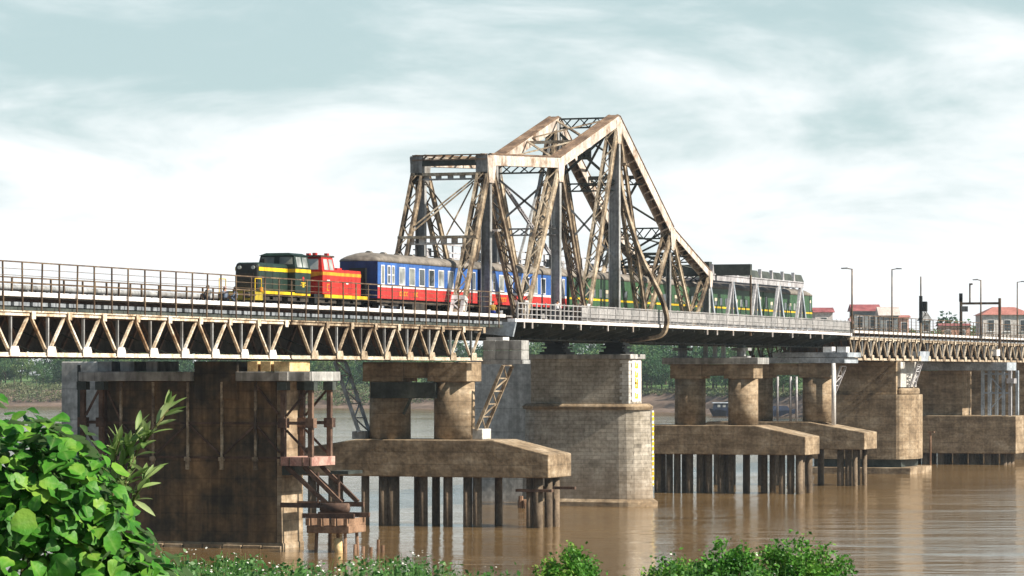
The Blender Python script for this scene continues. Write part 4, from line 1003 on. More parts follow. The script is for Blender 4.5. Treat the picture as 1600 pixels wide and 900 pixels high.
# ------------------------------------------------------------------ the train
def bogie(r, sc, z=15.30, wb=2.2):
    b = MB().box(sc - 1.7, sc + 1.7, -1.15, -1.0, z + .35, z + .62).box(sc - 1.7, sc + 1.7, 1.0, 1.15, z + .35, z + .62).box(sc - .3, sc + .3, -1.15, 1.15, z + .4, z + .7).build('bogie', M['under'], r)
    me = MB().cyl((0, -.07, .42), (0, .07, .42), .42, n=16).mesh('wheel', M['under'])
    for ds in (-wb / 2, wb / 2):
        for t in (-.56, .56): link('wheel', me, b, P(sc + ds, t, z + .005))
def roof_ring(s, hw, z0, rise, n=12):
    return [P(s, -hw * math.cos(math.pi * k / n) * -1 if False else hw * math.cos(math.pi * k / n), z0 + rise * math.sin(math.pi * k / n) ** 0.8) for k in range(n + 1)]
def coach(s0, L, label, kind, group):
    r = thing('passenger_coach', label, 'train coach', P(s0 + L / 2, 0, 15.3), group)
    s1 = s0 + L; hw = 1.42
    up = M['blue'] if kind == 'blue' else M['green']
    if kind == 'blue':
        MB().box(s0 + .1, s1 - .1, -hw, hw, 16.15, 16.93).build('lower_panel', M['red'], r)
        MB().box(s0 + .09, s1 - .09, -hw - .008, hw + .008, 16.931, 17.10).build('white_band', M['white'], r)
        MB().box(s0 + .1, s1 - .1, -hw, hw, 17.101, 18.74).build('upper_panel', up, r)
    else:
        MB().box(s0 + .1, s1 - .1, -hw, hw, 16.15, 16.90).build('lower_panel', up, r)
        MB().box(s0 + .09, s1 - .09, -hw - .008, hw + .008, 16.901, 17.06).build('yellow_band', M['yellow'], r)
        MB().box(s0 + .1, s1 - .1, -hw, hw, 17.061, 18.74).build('upper_panel', up, r)
    # roof: barrel with drooping ends
    rings = []
    for s, k, hh in ((s0 + .1, .55, 0), (s0 + .5, .8, 0), (s0 + 1.3, 1, 0), (s1 - 1.3, 1, 0), (s1 - .5, .8, 0), (s1 - .1, .55, 0)):
        rings.append(roof_ring(s, hw + .05, 18.70, 0.68 * k))
    MB().loft(rings).build('roof', M['roof'], r, True)
    m = MB()
    n = 7
    for k in range(n):
        s = s0 + 2 + (L - 4) * k / (n - 1)
        m = MB().loft([roof_ring(s - .2, .22, 19.34, .16, 6), roof_ring(s + .2, .22, 19.34, .16, 6)]); m.build('roof_vent', M['roof'], r)
    for s, sg in ((s0 + .097, -1), (s1 - .097, 1)):
        a, b = sorted((s, s + .02 * sg))
        e = MB().box(a, b, -hw + .01, hw - .01, 16.16, 18.72).build('end_wall', M['blue_shade'] if kind == 'blue' else up, r)
        a, b = sorted((s + .025 * sg, s + .30 * sg))
        MB().box(a, b, -.62, .62, 16.0, 18.25).build('gangway', M['black'], e)
    MB().box(s0 + .4, s1 - .4, -1.25, 1.25, 15.86, 16.149).build('underframe', M['under'], r)
    MB().box(s0 + 7, s0 + 9.4, .7, 1.3, 15.4, 15.85).build('equipment_box', M['under'], r)
    bogie(r, s0 + 3.0); bogie(r, s1 - 3.0)
    for sg in (1, -1):
        if kind == 'blue':
            spec = [(1.0, .5, 17.2, 18.4), (2.15, .42, 17.25, 18.4), (2.95, .42, 17.25, 18.4)] + [(4.65 + 1.93 * i, .98, 17.22, 18.34) for i in range(int((L - 7.2) / 1.93))] + [(L - 1.9, .42, 17.25, 18.4), (L - .9, .5, 17.2, 18.4)]
        else:
            spec = [(1.0, .55, 17.2, 18.3)] + [(2.9 + 1.7 * i, .8, 17.18, 17.85) for i in range(int((L - 4.5) / 1.7))] + [(L - .9, .5, 17.2, 18.3)]
        for i, (ds, w, z0, z1) in enumerate(spec):
            c = s0 + ds; t = (hw + .012) * sg
            fr = MB()
            fm = M['white'] if kind == 'blue' else M['green']
            bw = .075
            for (a, b, c0, c1) in ((c - w/2 - bw, c + w/2 + bw, z1, z1 + bw), (c - w/2 - bw, c + w/2 + bw, z0 - bw, z0), (c - w/2 - bw, c - w/2, z0, z1), (c + w/2, c + w/2 + bw, z0, z1)):
                fr.box(a, b, t - .018, t + .018, c0, c1)
            if w < .45: fr.box(c - w/2, c + w/2, t - .016, t + .016, (z0 + z1) / 2 - .04, (z0 + z1) / 2 + .04)
            wf = fr.build('window', fm, r)
            MB().box(c - w/2 + .002, c + w/2 - .002, t - .011, t + .006, z0 + .002, z1 - .002).build('pane', random.choice([M['glass'], M['glass'], M['glass_lt'], M['glass_dk']]) if kind == 'blue' else random.choice([M['glass_dk'], M['glass_dk'], M['glass']]), wf)
            if kind != 'blue' and i % 4 == 1: MB().box(c - w/2 + .02, c + w/2 - .02, t + .007, t + .013, z1 - .3, z1 - .02).build('blind', M['cream'], wf)
    # yellow lettering on the lower panel, strokes only: it cannot be read in the photograph
    if kind == 'blue':
        for base, n in ((s0 + 4.2, 4), (s0 + 7.0, 2)):
            for k in range(n):
                q = base + .42 * k
                MB().box(q, q + .1, hw + .004, hw + .014, 16.40, 16.72).box(q, q + .3, hw + .004, hw + .0135, 16.62, 16.72).box(q + .12, q + .26, hw + .004, hw + .013, 16.40, 16.47).build('lettering', M['orange'], r)
    return r
gb = 'blue, white and red coaches'
coach(0.0, 20.1, 'blue, white and red coach coupled to the red locomotive', 'blue', gb)
coach(20.6, 20.1, 'blue, white and red coach coupled to a green coach', 'blue', gb)
gg = 'green coaches'
for s, lab in ((41.3, 'green coach with yellow band coupled to a blue coach'), (60.8, 'green coach with yellow band below the sloping end of the tall truss'),
               (80.1, 'green coach with yellow band entering the low white truss'), (99.2, 'last green coach of the train, leaving the low white truss')):
    coach(s, 18.9 if s < 95 else 18.4, lab, 'green', gg)

def green_loco():
    r = thing('locomotive', 'dark green diesel locomotive with yellow stripes and a hood front blackened for shade', 'locomotive', P(-16, 0, 15.3), 'locomotives')
    g, y = M['green_loco'], M['yellow']
    MB().box(-19.6, -11.6, -1.25, 1.25, 15.95, 16.2).build('frame', M['black'], r)
    # long narrow hood with rounded shoulders
    def ring(s, hw, zt): return [P(s, -hw, 16.2), P(s, hw, 16.2), P(s, hw, zt - .22), P(s, hw - .06, zt - .08), P(s, hw - .2, zt), P(s, -hw + .2, zt), P(s, -hw + .06, zt - .08), P(s, -hw, zt - .22)]
    h = MB().loft([ring(-18.85, .80, 18.02), ring(-18.7, .84, 18.08), ring(-14.25, .84, 18.08)]).build('hood', g, r)
    nose = MB().loft([ring(-18.93, .72, 17.95), ring(-18.86, .795, 18.01)]).build('nose', M['black'], h)  # hood's shaded front end painted black
    for t in (-.48, .48): MB().cyl(P(-19.02, t, 17.75), P(-18.92, t, 17.75), .12, n=12).build('headlamp', M['glass_lt'], nose)
    MB().box(-18.97, -18.932, -.5, .5, 16.5, 17.4).build('grille', M['under'], nose)
    MB().box(-18.84, -14.26, -.848, .848, 17.55, 17.78).build('yellow_stripe', y, h)
    for s in (-17.8, -16.7, -15.5): MB().box(s - .02, s + .02, .842, .852, 16.45, 17.5).build('door_seam', M['black'], h)
    MB().box(-16.1, -15.8, -.3, .0, 18.085, 18.4).build('exhaust', M['black'], h)
    for k in range(4): MB().box(-18.5, -18.0, .842, .852, 16.7 + .16 * k, 16.78 + .16 * k).build('louvre', M['under'], h)
    cab = MB().box(-14.2, -11.65, -1.38, 1.38, 16.2, 17.86).build('cab', g, r, bevel=.03)
    top = MB().loft([[P(-14.18, -1.36, 17.862), P(-11.67, -1.36, 17.862), P(-11.67, 1.36, 17.862), P(-14.18, 1.36, 17.862)], [P(-14.0, -1.2, 18.66), P(-11.8, -1.2, 18.66), P(-11.8, 1.2, 18.66), P(-14.0, 1.2, 18.66)]]).build('cab_top', g, r, bevel=.02)
    MB().loft([[P(-14.2, -1.25, 18.662), P(-11.6, -1.25, 18.662), P(-11.6, 1.25, 18.662), P(-14.2, 1.25, 18.662)], [P(-14.0, -.8, 18.84), P(-11.8, -.8, 18.84), P(-11.8, .8, 18.84), P(-14.0, .8, 18.84)]]).build('cab_roof', g, r)
    def cp(s, u, off): return P(s, 1.36 - .16 * u + off, 17.862 + .798 * u)
    for a, c in ((-13.85, -13.0), (-12.85, -12.0)):
        MB().hexa([cp(a, .05, -.01), cp(c, .05, -.01), cp(c, .05, .012), cp(a, .05, .012), cp(a + .04, .88, -.01), cp(c - .04, .88, -.01), cp(c - .04, .88, .012), cp(a + .04, .88, .012)]).build('cab_window', M['glass_lt'], top)  # side panes paler: sunlight put into the glass colour
    def cf(t, u, off): return P(-14.18 + .18 * u - off, t, 17.862 + .798 * u)
    for a, c in ((-1.15, -.2), (.2, 1.15)):
        MB().hexa([cf(a, .28, -.01), cf(c, .28, -.01), cf(c, .28, .012), cf(a, .28, .012), cf(a * .93, .9, -.01), cf(c * .93, .9, -.01), cf(c * .93, .9, .012), cf(a * .93, .9, .012)]).build('cab_window', M['glass'], top)  # front panes darker: shade put into the glass colour
    MB().box(-14.21, -11.64, -1.389, 1.389, 17.55, 17.78).build('yellow_stripe', y, r)
    MB().box(-19.2, -11.6, -1.33, 1.33, 16.05, 16.24).build('sill_stripe', y, r)
    MB().cyl(P(-12.9, 1.38, 17.15), P(-12.9, 1.396, 17.15), .15, n=14).build('number_plate', M['red'], r)
    MB().box(-13.3, -12.5, 1.382, 1.392, 16.86, 16.92).box(-13.05, -12.75, 1.382, 1.3925, 16.6, 16.84).box(-13.35, -13.15, 1.382, 1.3915, 16.68, 16.76).box(-12.65, -12.45, 1.382, 1.3918, 16.68, 16.76).build('emblem', y, r)
    p = MB().box(-20.5, -19.3, -1.3, 1.3, 15.62, 16.15).build('buffer_beam', M['olive'], r)
    for t in (-.85, .85): MB().cyl(P(-20.9, t, 15.95), P(-20.5, t, 15.95), .2, n=12).build('buffer', M['under'], p)
    for s in (-20.4, -19.4):
        for t in (-1.25, 1.25): MB().cyl(P(s, t, 16.15), P(s, t, 17.0), .03, n=6).build('handrail_post', M['yellow'], p)
    for t in (-1.25, 1.25): MB().cyl(P(-20.4, t, 17.0), P(-19.4, t, 17.0), .03, n=6).build('handrail', M['yellow'], p)
    MB().cyl(P(-19.35, 1.2, 16.18), P(-19.35, 1.2, 16.45), .13, n=10).build('side_lamp', M['orange'], p)
    bogie(r, -17.6, wb=1.9); bogie(r, -13.2, wb=1.9)
green_loco()
def red_loco():
    r = thing('locomotive', 'bright red diesel locomotive with orange stripe and tall cab', 'locomotive', P(-6.5, 0, 15.3), 'locomotives')
    R, o = M['red_loco'], M['orange']
    MB().box(-10.9, -1.6, -1.3, 1.3, 15.95, 16.22).build('frame', M['black'], r)
    cab = MB().box(-9.6, -7.35, -1.38, 1.38, 16.22, 17.78).build('cab', R, r, bevel=.03)
    MB().loft([[P(-9.6, -1.36, 17.781), P(-7.35, -1.36, 17.781), P(-7.35, 1.36, 17.781), P(-9.6, 1.36, 17.781)], [P(-9.45, -1.2, 18.72), P(-7.5, -1.2, 18.72), P(-7.5, 1.2, 18.72), P(-9.45, 1.2, 18.72)]]).build('cab_top', R, r, bevel=.02)
    MB().box(-9.65, -7.3, -1.25, 1.25, 18.722, 18.83).build('cab_roof', M['steel_rust'], r)
    for (s, t) in ((-9.1, .6), (-8.3, -.2), (-7.8, .9)): MB().box(s - .15, s + .15, t - .12, t + .12, 18.831, 19.0).build('roof_horn', M['red'], r)
    def cp(s, u, off): return P(s, 1.36 - .16 * u + off, 17.781 + .939 * u)
    for a, b in ((-9.25, -8.5), (-8.35, -7.65)):
        MB().hexa([cp(a, .08, -.01), cp(b, .08, -.01), cp(b, .08, .012), cp(a, .08, .012), cp(a + .04, .85, -.01), cp(b - .04, .85, -.01), cp(b - .04, .85, .012), cp(a + .04, .85, .012)]).build('cab_window', M['glass_lt'], cab)
    def cf(t, u, off): return P(-9.6 + .15 * u - off, t, 17.781 + .939 * u)
    for a, b in ((-1.05, -.15), (.15, 1.05)):
        MB().hexa([cf(a, .1, -.01), cf(b, .1, -.01), cf(b, .1, .012), cf(a, .1, .012), cf(a * .95, .85, -.01), cf(b * .95, .85, -.01), cf(b * .95, .85, .012), cf(a * .95, .85, .012)]).build('cab_window', M['glass_lt'], cab)
    MB().hexa([P(-9.612, -1.2, 17.1), P(-9.612, -1.2, 17.3), P(-9.6, -1.2, 17.3), P(-9.6, -1.2, 17.1), P(-9.612, 1.3, 17.5), P(-9.612, 1.3, 17.7), P(-9.6, 1.3, 17.7), P(-9.6, 1.3, 17.5)]).build('cab_stripe', o, cab)
    hd = MB().box(-7.34, -1.9, -.98, .98, 16.22, 17.95).build('hood', R, r, bevel=.04)
    for s in (-5.8, -4.2): MB().box(s - .02, s + .02, 0.982, .989, 16.4, 17.5).build('door_seam', M['black'], hd)
    MB().box(-5.0, -4.2, -.5, .5, 17.955, 18.1).build('hood_hatch', R, hd)
    for k in range(5): MB().box(-3.6, -2.4, .982, .992, 16.7 + .14 * k, 16.76 + .14 * k).build('louvre', M['red'], hd)
    MB().box(-9.605, -7.34, -1.389, 1.389, 17.50, 17.72).build('orange_stripe', o, r)
    MB().box(-7.339, -1.89, -.989, .989, 17.52, 17.74).build('orange_stripe', o, r)
    MB().box(-9.3, -1.6, -1.385, 1.385, 16.0, 16.219).build('sill_stripe', M['yellow'], r)
    MB().box(-8.9, -8.4, 1.382, 1.394, 17.05, 17.2).build('number_plate', M['white'], r)
    MB().box(-8.9, -8.78, 1.382, 1.392, 16.5, 16.9).box(-8.9, -8.5, 1.382, 1.3925, 16.86, 16.93).box(-8.9, -8.5, 1.382, 1.3928, 16.46, 16.53).build('emblem', o, r)
    MB().box(-4.6, -4.2, .982, .993, 17.0, 17.1).build('hood_plate', M['white'], r)
    MB().box(-10.8, -10.2, -1.3, 1.3, 15.6, 15.949).build('buffer_beam', M['black'], r)
    bogie(r, -8.4, wb=1.8); bogie(r, -4.0, wb=1.8)
red_loco()

# ------------------------------------------------------------------ lamps, signal mast, gantry on the far deck
def lamp(s, t, ztop, arm, label):
    r = thing('street_lamp', label, 'street lamp', P(s, t, 15.0), 'tall street lamps on the bridge')
    MB().cyl(P(s, t, 15.0), P(s, t, ztop), .11, .07, 8).build('pole', M['rail_brown'], r, True)
    MB().cyl(P(s, t, ztop - .05), P(s, t + arm * .75, ztop + .05), .05, n=6).build('arm', M['rail_brown'], r)
    c = t + arm
    MB().loft([[P(s - .1, c - .3 * abs(arm) / arm, ztop - .02), P(s + .1, c - .3 * abs(arm) / arm, ztop - .02), P(s + .1, c - .3 * abs(arm) / arm, ztop + .14), P(s - .1, c - .3 * abs(arm) / arm, ztop + .14)],
               [P(s - .13, c + .35 * abs(arm) / arm, ztop - .02), P(s + .13, c + .35 * abs(arm) / arm, ztop - .02), P(s + .13, c + .35 * abs(arm) / arm, ztop + .1), P(s - .13, c + .35 * abs(arm) / arm, ztop + .1)]]).build('lamp_head', M['rail_grey'], r)
    MB().box(s - .18, s + .18, t - .18, t + .18, 15.0, 15.35).build('base', M['steel_grey'], r)
lamp(116.3, 5.85, 21.4, -.75, 'street lamp at the end of the grey mesh railing')
lamp(181.7, -5.75, 23.3, .85, 'street lamp in front of the red roofed house with pale sheet roof')
lamp(177.6, 5.85, 21.8, -.6, 'street lamp with its pole passing behind the signal gantry beam')
lamp(256, -5.75, 23.6, .85, 'street lamp in front of the big salmon roofed house')
r = thing('signal_mast', 'slim dark signal mast with black railway signal and ladder hoop', 'signal', P(146.7, 5.85, 14.6))
MB().cyl(P(146.7, 5.85, 14.3), P(146.7, 5.85, 21.4), .1, .07, 8).build('mast', M['rail_brown'], r)
MB().box(146.5, 146.9, 5.7, 6.0, 16.4, 19.3).build('equipment_case', M['black'], r)
hd = MB().box(146.45, 146.95, 6.05, 6.55, 17.6, 18.7).build('signal_head', M['black'], r, bevel=.08)
for z in (17.95, 18.35): MB().cyl(P(146.36, 6.3, z), P(146.46, 6.3, z), .12, n=10).build('signal_lens', M['glass_dk'], hd)
MB().beam(P(146.7, 6.5, 17.6), P(146.7, 5.95, 16.7), (1, 0, 0), .06, .06).beam(P(146.7, 6.2, 17.6), P(146.7, 6.45, 17.1), (1, 0, 0), .06, .06).build('bracket', M['black'], r)
r = thing('signal_gantry', 'rusty goalpost gantry spanning the far deck with a small sign', 'gantry', P(190, 0, 15.0))
for t, zt in ((5.9, 19.9), (1.2, 20.0)): MB().box(187.9, 188.25, t - .14, t + .14, 13.9 if t > 0 else 15.08, zt).build('post', M['rail_brown'], r)
MB().box(187.95, 188.2, 1.35, 5.75, 19.15, 19.42).build('beam', M['rail_brown'], r)
MB().box(187.9, 188.1, 1.0, 1.4, 19.5, 20.5).build('signal_head', M['black'], r)
MB().box(187.8, 187.86, 1.3, 2.1, 18.3, 18.95).build('sign', M['steel_grey'], r)
MB().box(188.0, 188.2, 2.2, 2.35, 19.42, 21.7).box(188.0, 188.2, 2.351, 2.6, 21.5, 21.7).build('upright', M['rail_brown'], r)

# ------------------------------------------------------------------ people
def person(loc, face, pose, shirt, trousers, label, hat=None):
    r = thing('person', label, 'person', loc, None, face)
    if pose == 'sit':
        J = {'pel': (0, 0, .16), 'sp': (-.02, 0, .42), 'ch': (0, 0, .58), 'nk': (.02, 0, .70), 'hd': (.05, 0, .82), 'ht': (.05, 0, .93),
             'hl': (.05, .10, .13), 'kl': (.45, .14, .42), 'fl': (.52, .14, .07), 'tl': (.66, .15, .04), 'hr': (.05, -.10, .13), 'kr': (.42, -.16, .44), 'fr': (.50, -.16, .07), 'tr': (.64, -.17, .04),
             'sl': (0, .19, .60), 'el': (.12, .26, .36), 'wl': (.36, .16, .40), 'ml': (.43, .13, .40), 'sr': (0, -.19, .60), 'er': (.12, -.26, .36), 'wr': (.36, -.16, .42), 'mr': (.43, -.13, .42)}
    else:
        J = {'pel': (0, 0, .92), 'sp': (0, 0, 1.14), 'ch': (.01, 0, 1.32), 'nk': (.02, 0, 1.46), 'hd': (.04, 0, 1.57), 'ht': (.04, 0, 1.68),
             'hl': (0, .09, .88), 'kl': (.12, .10, .48), 'fl': (.02, .10, .08), 'tl': (.18, .11, .04), 'hr': (0, -.09, .88), 'kr': (.02, -.10, .48), 'fr': (-.16, -.10, .10), 'tr': (-.02, -.11, .04),
             'sl': (0, .19, 1.37), 'el': (-.05, .25, 1.10), 'wl': (.10, .26, .88), 'ml': (.14, .25, .80), 'sr': (0, -.19, 1.37), 'er': (.05, -.25, 1.10), 'wr': (.20, -.24, .92), 'mr': (.26, -.23, .86)}
    rad_ = {'pel': .15, 'sp': .135, 'ch': .155, 'nk': .06, 'hd': .095, 'ht': .075, 'h': .09, 'k': .062, 'f': .045, 't': .035, 's': .065, 'e': .05, 'w': .035, 'm': .04}
    E_ = [('pel', 'sp'), ('sp', 'ch'), ('ch', 'nk'), ('nk', 'hd'), ('hd', 'ht')]
    for q in 'lr': E_ += [('pel', 'h' + q), ('h' + q, 'k' + q), ('k' + q, 'f' + q), ('f' + q, 't' + q), ('ch', 's' + q), ('s' + q, 'e' + q), ('e' + q, 'w' + q), ('w' + q, 'm' + q)]
    keys = list(J)
    me = bpy.data.meshes.new('body'); me.from_pydata([J[k] for k in keys], [(keys.index(a), keys.index(b)) for a, b in E_], [])
    o = bpy.data.objects.new('tmp_body', me); COL.objects.link(o)
    o.modifiers.new('skin', 'SKIN'); sb = o.modifiers.new('sub', 'SUBSURF'); sb.levels = sb.render_levels = 2
    for i, k in enumerate(keys):
        q = rad_.get(k, rad_.get(k[0], .05)); me.skin_vertices[0].data[i].radius = (q, q); me.skin_vertices[0].data[i].use_root = (k == 'pel')
    dg = bpy.context.evaluated_depsgraph_get(); dg.update()
    fm = bpy.data.meshes.new_from_object(o.evaluated_get(dg)); fm.name = 'body'
    bpy.data.objects.remove(o)
    fm.materials.clear()
    for mm in (M['skin'], M[shirt], M[trousers], M['cl_dark']): fm.materials.append(mm)
    grp = {'hd': 0, 'ht': 0, 'nk': 0, 'ml': 0, 'mr': 0, 'wl': 0, 'wr': 0, 'ch': 1, 'sp': 1, 'sl': 1, 'sr': 1, 'el': 1, 'er': 1, 'tl': 3, 'tr': 3}
    for p in fm.polygons:
        c = p.center; best = min(keys, key=lambda k: (Vector(J[k]) - c).length)
        p.material_index = grp.get(best, 2); p.use_smooth = True
    b = link('body', fm, r); b.location = (0, 0, 0)
    h = Vector(J['hd']) + Vector((0, 0, .04))
    m = MB()
    rr = []
    for k in range(6):
        a = -0.15 + (math.pi / 2 + .15) * k / 5
        rr.append([h + Vector((-.018 + math.cos(a) * .118 * math.cos(2 * math.pi * i / 12), math.cos(a) * .108 * math.sin(2 * math.pi * i / 12), math.sin(a) * .115)) for i in range(12)])
    m.loft(rr); me2 = m.mesh('hair', M[hat] if hat else M['hair'], True)
    q = bpy.data.objects.new('hat' if hat else 'hair', me2); COL.objects.link(q); q.parent = r
    return r
person(P(-34.8, 4.6, 15.25), rad(70), 'sit', 'cl_grey', 'cl_dark', 'dark haired person in grey sitting on the kerb with back to the river')
person(P(-31.7, 4.3, 15.25), rad(60), 'sit', 'cl_blue', 'cl_dark', 'person in blue grey with pink cap sitting ahead of the green locomotive', 'cl_pink')
person(P(-30.6, 4.5, 15.25), rad(100), 'sit', 'cl_blue', 'cl_blue', 'bareheaded person in blue grey crouching beside the yellow buffer beam')
person(P(15.2, 4.4, 15.26), rad(20), 'sit', 'cl_yellow', 'cl_royal', 'person in mustard jacket and royal blue trousers sitting by the coaches')
person(P(29.4, 4.5, 14.87), rad(10), 'stand', 'cl_white', 'cl_dark', 'person in white shirt walking along the lane below the tall truss')
person(P(120.6, 4.6, 15.09), rad(190), 'stand', 'cl_pink', 'cl_dark', 'person in pale pink shirt standing by the street lamp near the mesh railing')

# ------------------------------------------------------------------ houses beyond the bridge
def house(px0, px1, D, ztop, zeave, kind, label, dep=9, floors=3, wall='wall_white', roof='roof_red', base=8.2):
    R0, R1 = (px0 - 800) * D / F_PX, (px1 - 800) * D / F_PX
    c = RD((R0 + R1) / 2, D, base); w = (R1 - R0)
    r = thing('house', label, 'house', c, 'red roofed houses beyond the bridge', TH - rad(90))
    def bx(m, x0, x1, y0, y1, z0, z1): return m.hexa([(x0, y0, z0), (x1, y0, z0), (x1, y1, z0), (x0, y1, z0), (x0, y0, z1), (x1, y0, z1), (x1, y1, z1), (x0, y1, z1)])
    def put(m, n, mt, par=None):
        o = bpy.data.objects.new(n, m.mesh(n, M[mt])); COL.objects.link(o); o.parent = par or r; return o
    he, ht = zeave - base, ztop - base; hw = w / 2
    put(bx(MB(), -hw, hw, 0, dep, -1.5, he), 'wall', wall)
    ov = .5
    if kind == 'hip':
        rf = MB(); rf.loft([[(-hw - ov, -ov, he + .01), (hw + ov, -ov, he + .01), (hw + ov, dep + ov, he + .01), (-hw - ov, dep + ov, he + .01)], [(-hw * .45, dep * .45, ht), (hw * .45, dep * .45, ht), (hw * .45, dep * .55, ht), (-hw * .45, dep * .55, ht)]])
    elif kind == 'gable':
        rf = MB().prism([(-hw - ov, -ov, he + .01), (-hw - ov, dep / 2, ht), (-hw - ov, dep + ov, he + .01)], (w + 2 * ov, 0, 0))
    else:
        rf = MB().prism([(-hw - ov, -ov, he + .01), (0, -ov, ht), (hw + ov, -ov, he + .01)], (0, dep + 2 * ov, 0))
    rfo = put(rf, 'roof', roof)
    fh = he / floors
    nw = max(1, int(w / 2.6))
    for f in range(floors):
        for i in range(nw):
            cx = -hw + w * (i + .5) / nw; z0 = f * fh + fh * .3
            wo = put(bx(MB(), cx - .75, cx + .75, -.06, -.01, z0, z0 + fh * .5), 'window', 'white')
            put(bx(MB(), cx - .6, cx + .6, -.09, -.062, z0 + .12, z0 + fh * .5 - .12), 'pane', 'glass_dk', wo)
            put(bx(MB(), cx - .85, cx + .85, -.22, -.065, z0 - .1, z0 - .01), 'sill', 'white', wo)
        put(bx(MB(), -hw - .12, hw + .12, -.18, -.005, (f + 1) * fh - .18, (f + 1) * fh - .02), 'string_course', 'wall_white')
    return r
def zat(y, D): return CAMZ - (y - HORIZON) * D / F_PX
house(1274, 1301, 760, zat(480, 760), zat(488, 760), 'gable', 'narrow white house with dark red roof beside the last green coach')
house(1334, 1374, 800, zat(475, 800), zat(486, 800), 'gable', 'grey house with red tile roof left of the pale sheet roof', 10, 3, 'wall_grey', 'roof_red')
house(1376, 1404, 770, zat(479, 770), zat(493, 770), 'gable', 'grey house with pale sheet roof beside the red tiled one', 8, 3, 'wall_grey', 'roof_pale')
house(1406, 1420, 790, zat(492, 790), zat(496, 790), 'gable', 'small salmon pink house between signal mast and pale roofed house', 7, 3, 'wall_pink', 'roof_salmon')
house(1440, 1454, 820, zat(487, 820), zat(501, 820), 'hip', 'small house with steep grey pyramid roof among the trees', 5, 4, 'wall_grey', 'steel_grey')
house(1536, 1612, 740, zat(479, 740), zat(492, 740), 'hip', 'big house with broad salmon hipped roof and pale walls', 12, 3, 'wall_white', 'roof_salmon')
house(1470, 1515, 860, zat(505, 860), zat(509, 860), 'gable', 'low row house with rust coloured roof behind the signal gantry', 7, 3, 'wall_pink', 'roof_red')

# barge moored off the far bank
def barge():
    D = 875; a = (1108 - 800) * D / F_PX; b = (1245 - 800) * D / F_PX
    r = thing('barge', 'dark blue barge with low cabins moored below the far bank', 'barge', RD((a + b) / 2, D, 0), None, TH - rad(90))
    h = (b - a) / 2
    def put(m, n, mt, par=None):
        o = bpy.data.objects.new(n, m.mesh(n, M[mt])); COL.objects.link(o); o.parent = par or r; return o
    put(MB().loft([[(-h, -1.5, 1.9), (-h + 1.2, -1.2, -.6), (-h + 1.2, 1.2, -.6), (-h, 1.5, 1.9)], [(-h + 4, -2.8, 1.5), (-h + 4, -2.5, -.6), (-h + 4, 2.5, -.6), (-h + 4, 2.8, 1.5)], [(h - 2, -2.8, 1.5), (h - 2, -2.5, -.6), (h - 2, 2.5, -.6), (h - 2, 2.8, 1.5)], [(h, -2.2, 1.9), (h - .6, -1.9, -.4), (h - .6, 1.9, -.4), (h, 2.2, 1.9)]]), 'hull', 'barge')
    cb = put(MB().hexa([(-h + .8, -1.9, 1.4), (-h + 6.2, -1.9, 1.4), (-h + 6.2, 1.9, 1.4), (-h + .8, 1.9, 1.4), (-h + 1.2, -1.8, 3.3), (-h + 6, -1.8, 3.3), (-h + 6, 1.8, 3.3), (-h + 1.2, 1.8, 3.3)]), 'cabin', 'barge')
    put(MB().hexa([(-h + .6, -2.1, 3.31), (-h + 6.4, -2.1, 3.31), (-h + 6.4, 2.1, 3.31), (-h + .6, 2.1, 3.31), (-h + .8, -1.9, 3.5), (-h + 6.2, -1.9, 3.5), (-h + 6.2, 1.9, 3.5), (-h + .8, 1.9, 3.5)]), 'cabin_roof', 'steel_blue', cb)
    for i in range(3): put(MB().hexa([(-h + 2 + 1.3 * i, -1.93, 2.3), (-h + 2.7 + 1.3 * i, -1.93, 2.3), (-h + 2.7 + 1.3 * i, -1.86, 2.3), (-h + 2 + 1.3 * i, -1.86, 2.3), (-h + 2 + 1.3 * i, -1.9, 2.9), (-h + 2.7 + 1.3 * i, -1.9, 2.9), (-h + 2.7 + 1.3 * i, -1.83, 2.9), (-h + 2 + 1.3 * i, -1.83, 2.9)]), 'cabin_window', 'glass_lt', cb)
    put(MB().hexa([(-h + 6.6, -2.3, 1.3), (h - 1.5, -2.3, 1.3), (h - 1.5, 2.3, 1.3), (-h + 6.6, 2.3, 1.3), (-h + 7.5, -1.4, 2.6), (h - 2.5, -1.4, 2.6), (h - 2.5, 1.4, 2.6), (-h + 7.5, 1.4, 2.6)]), 'cargo_cover', 'barge')
M['barge'] = paint('barge_blue', (0.016, 0.026, 0.055))
barge()

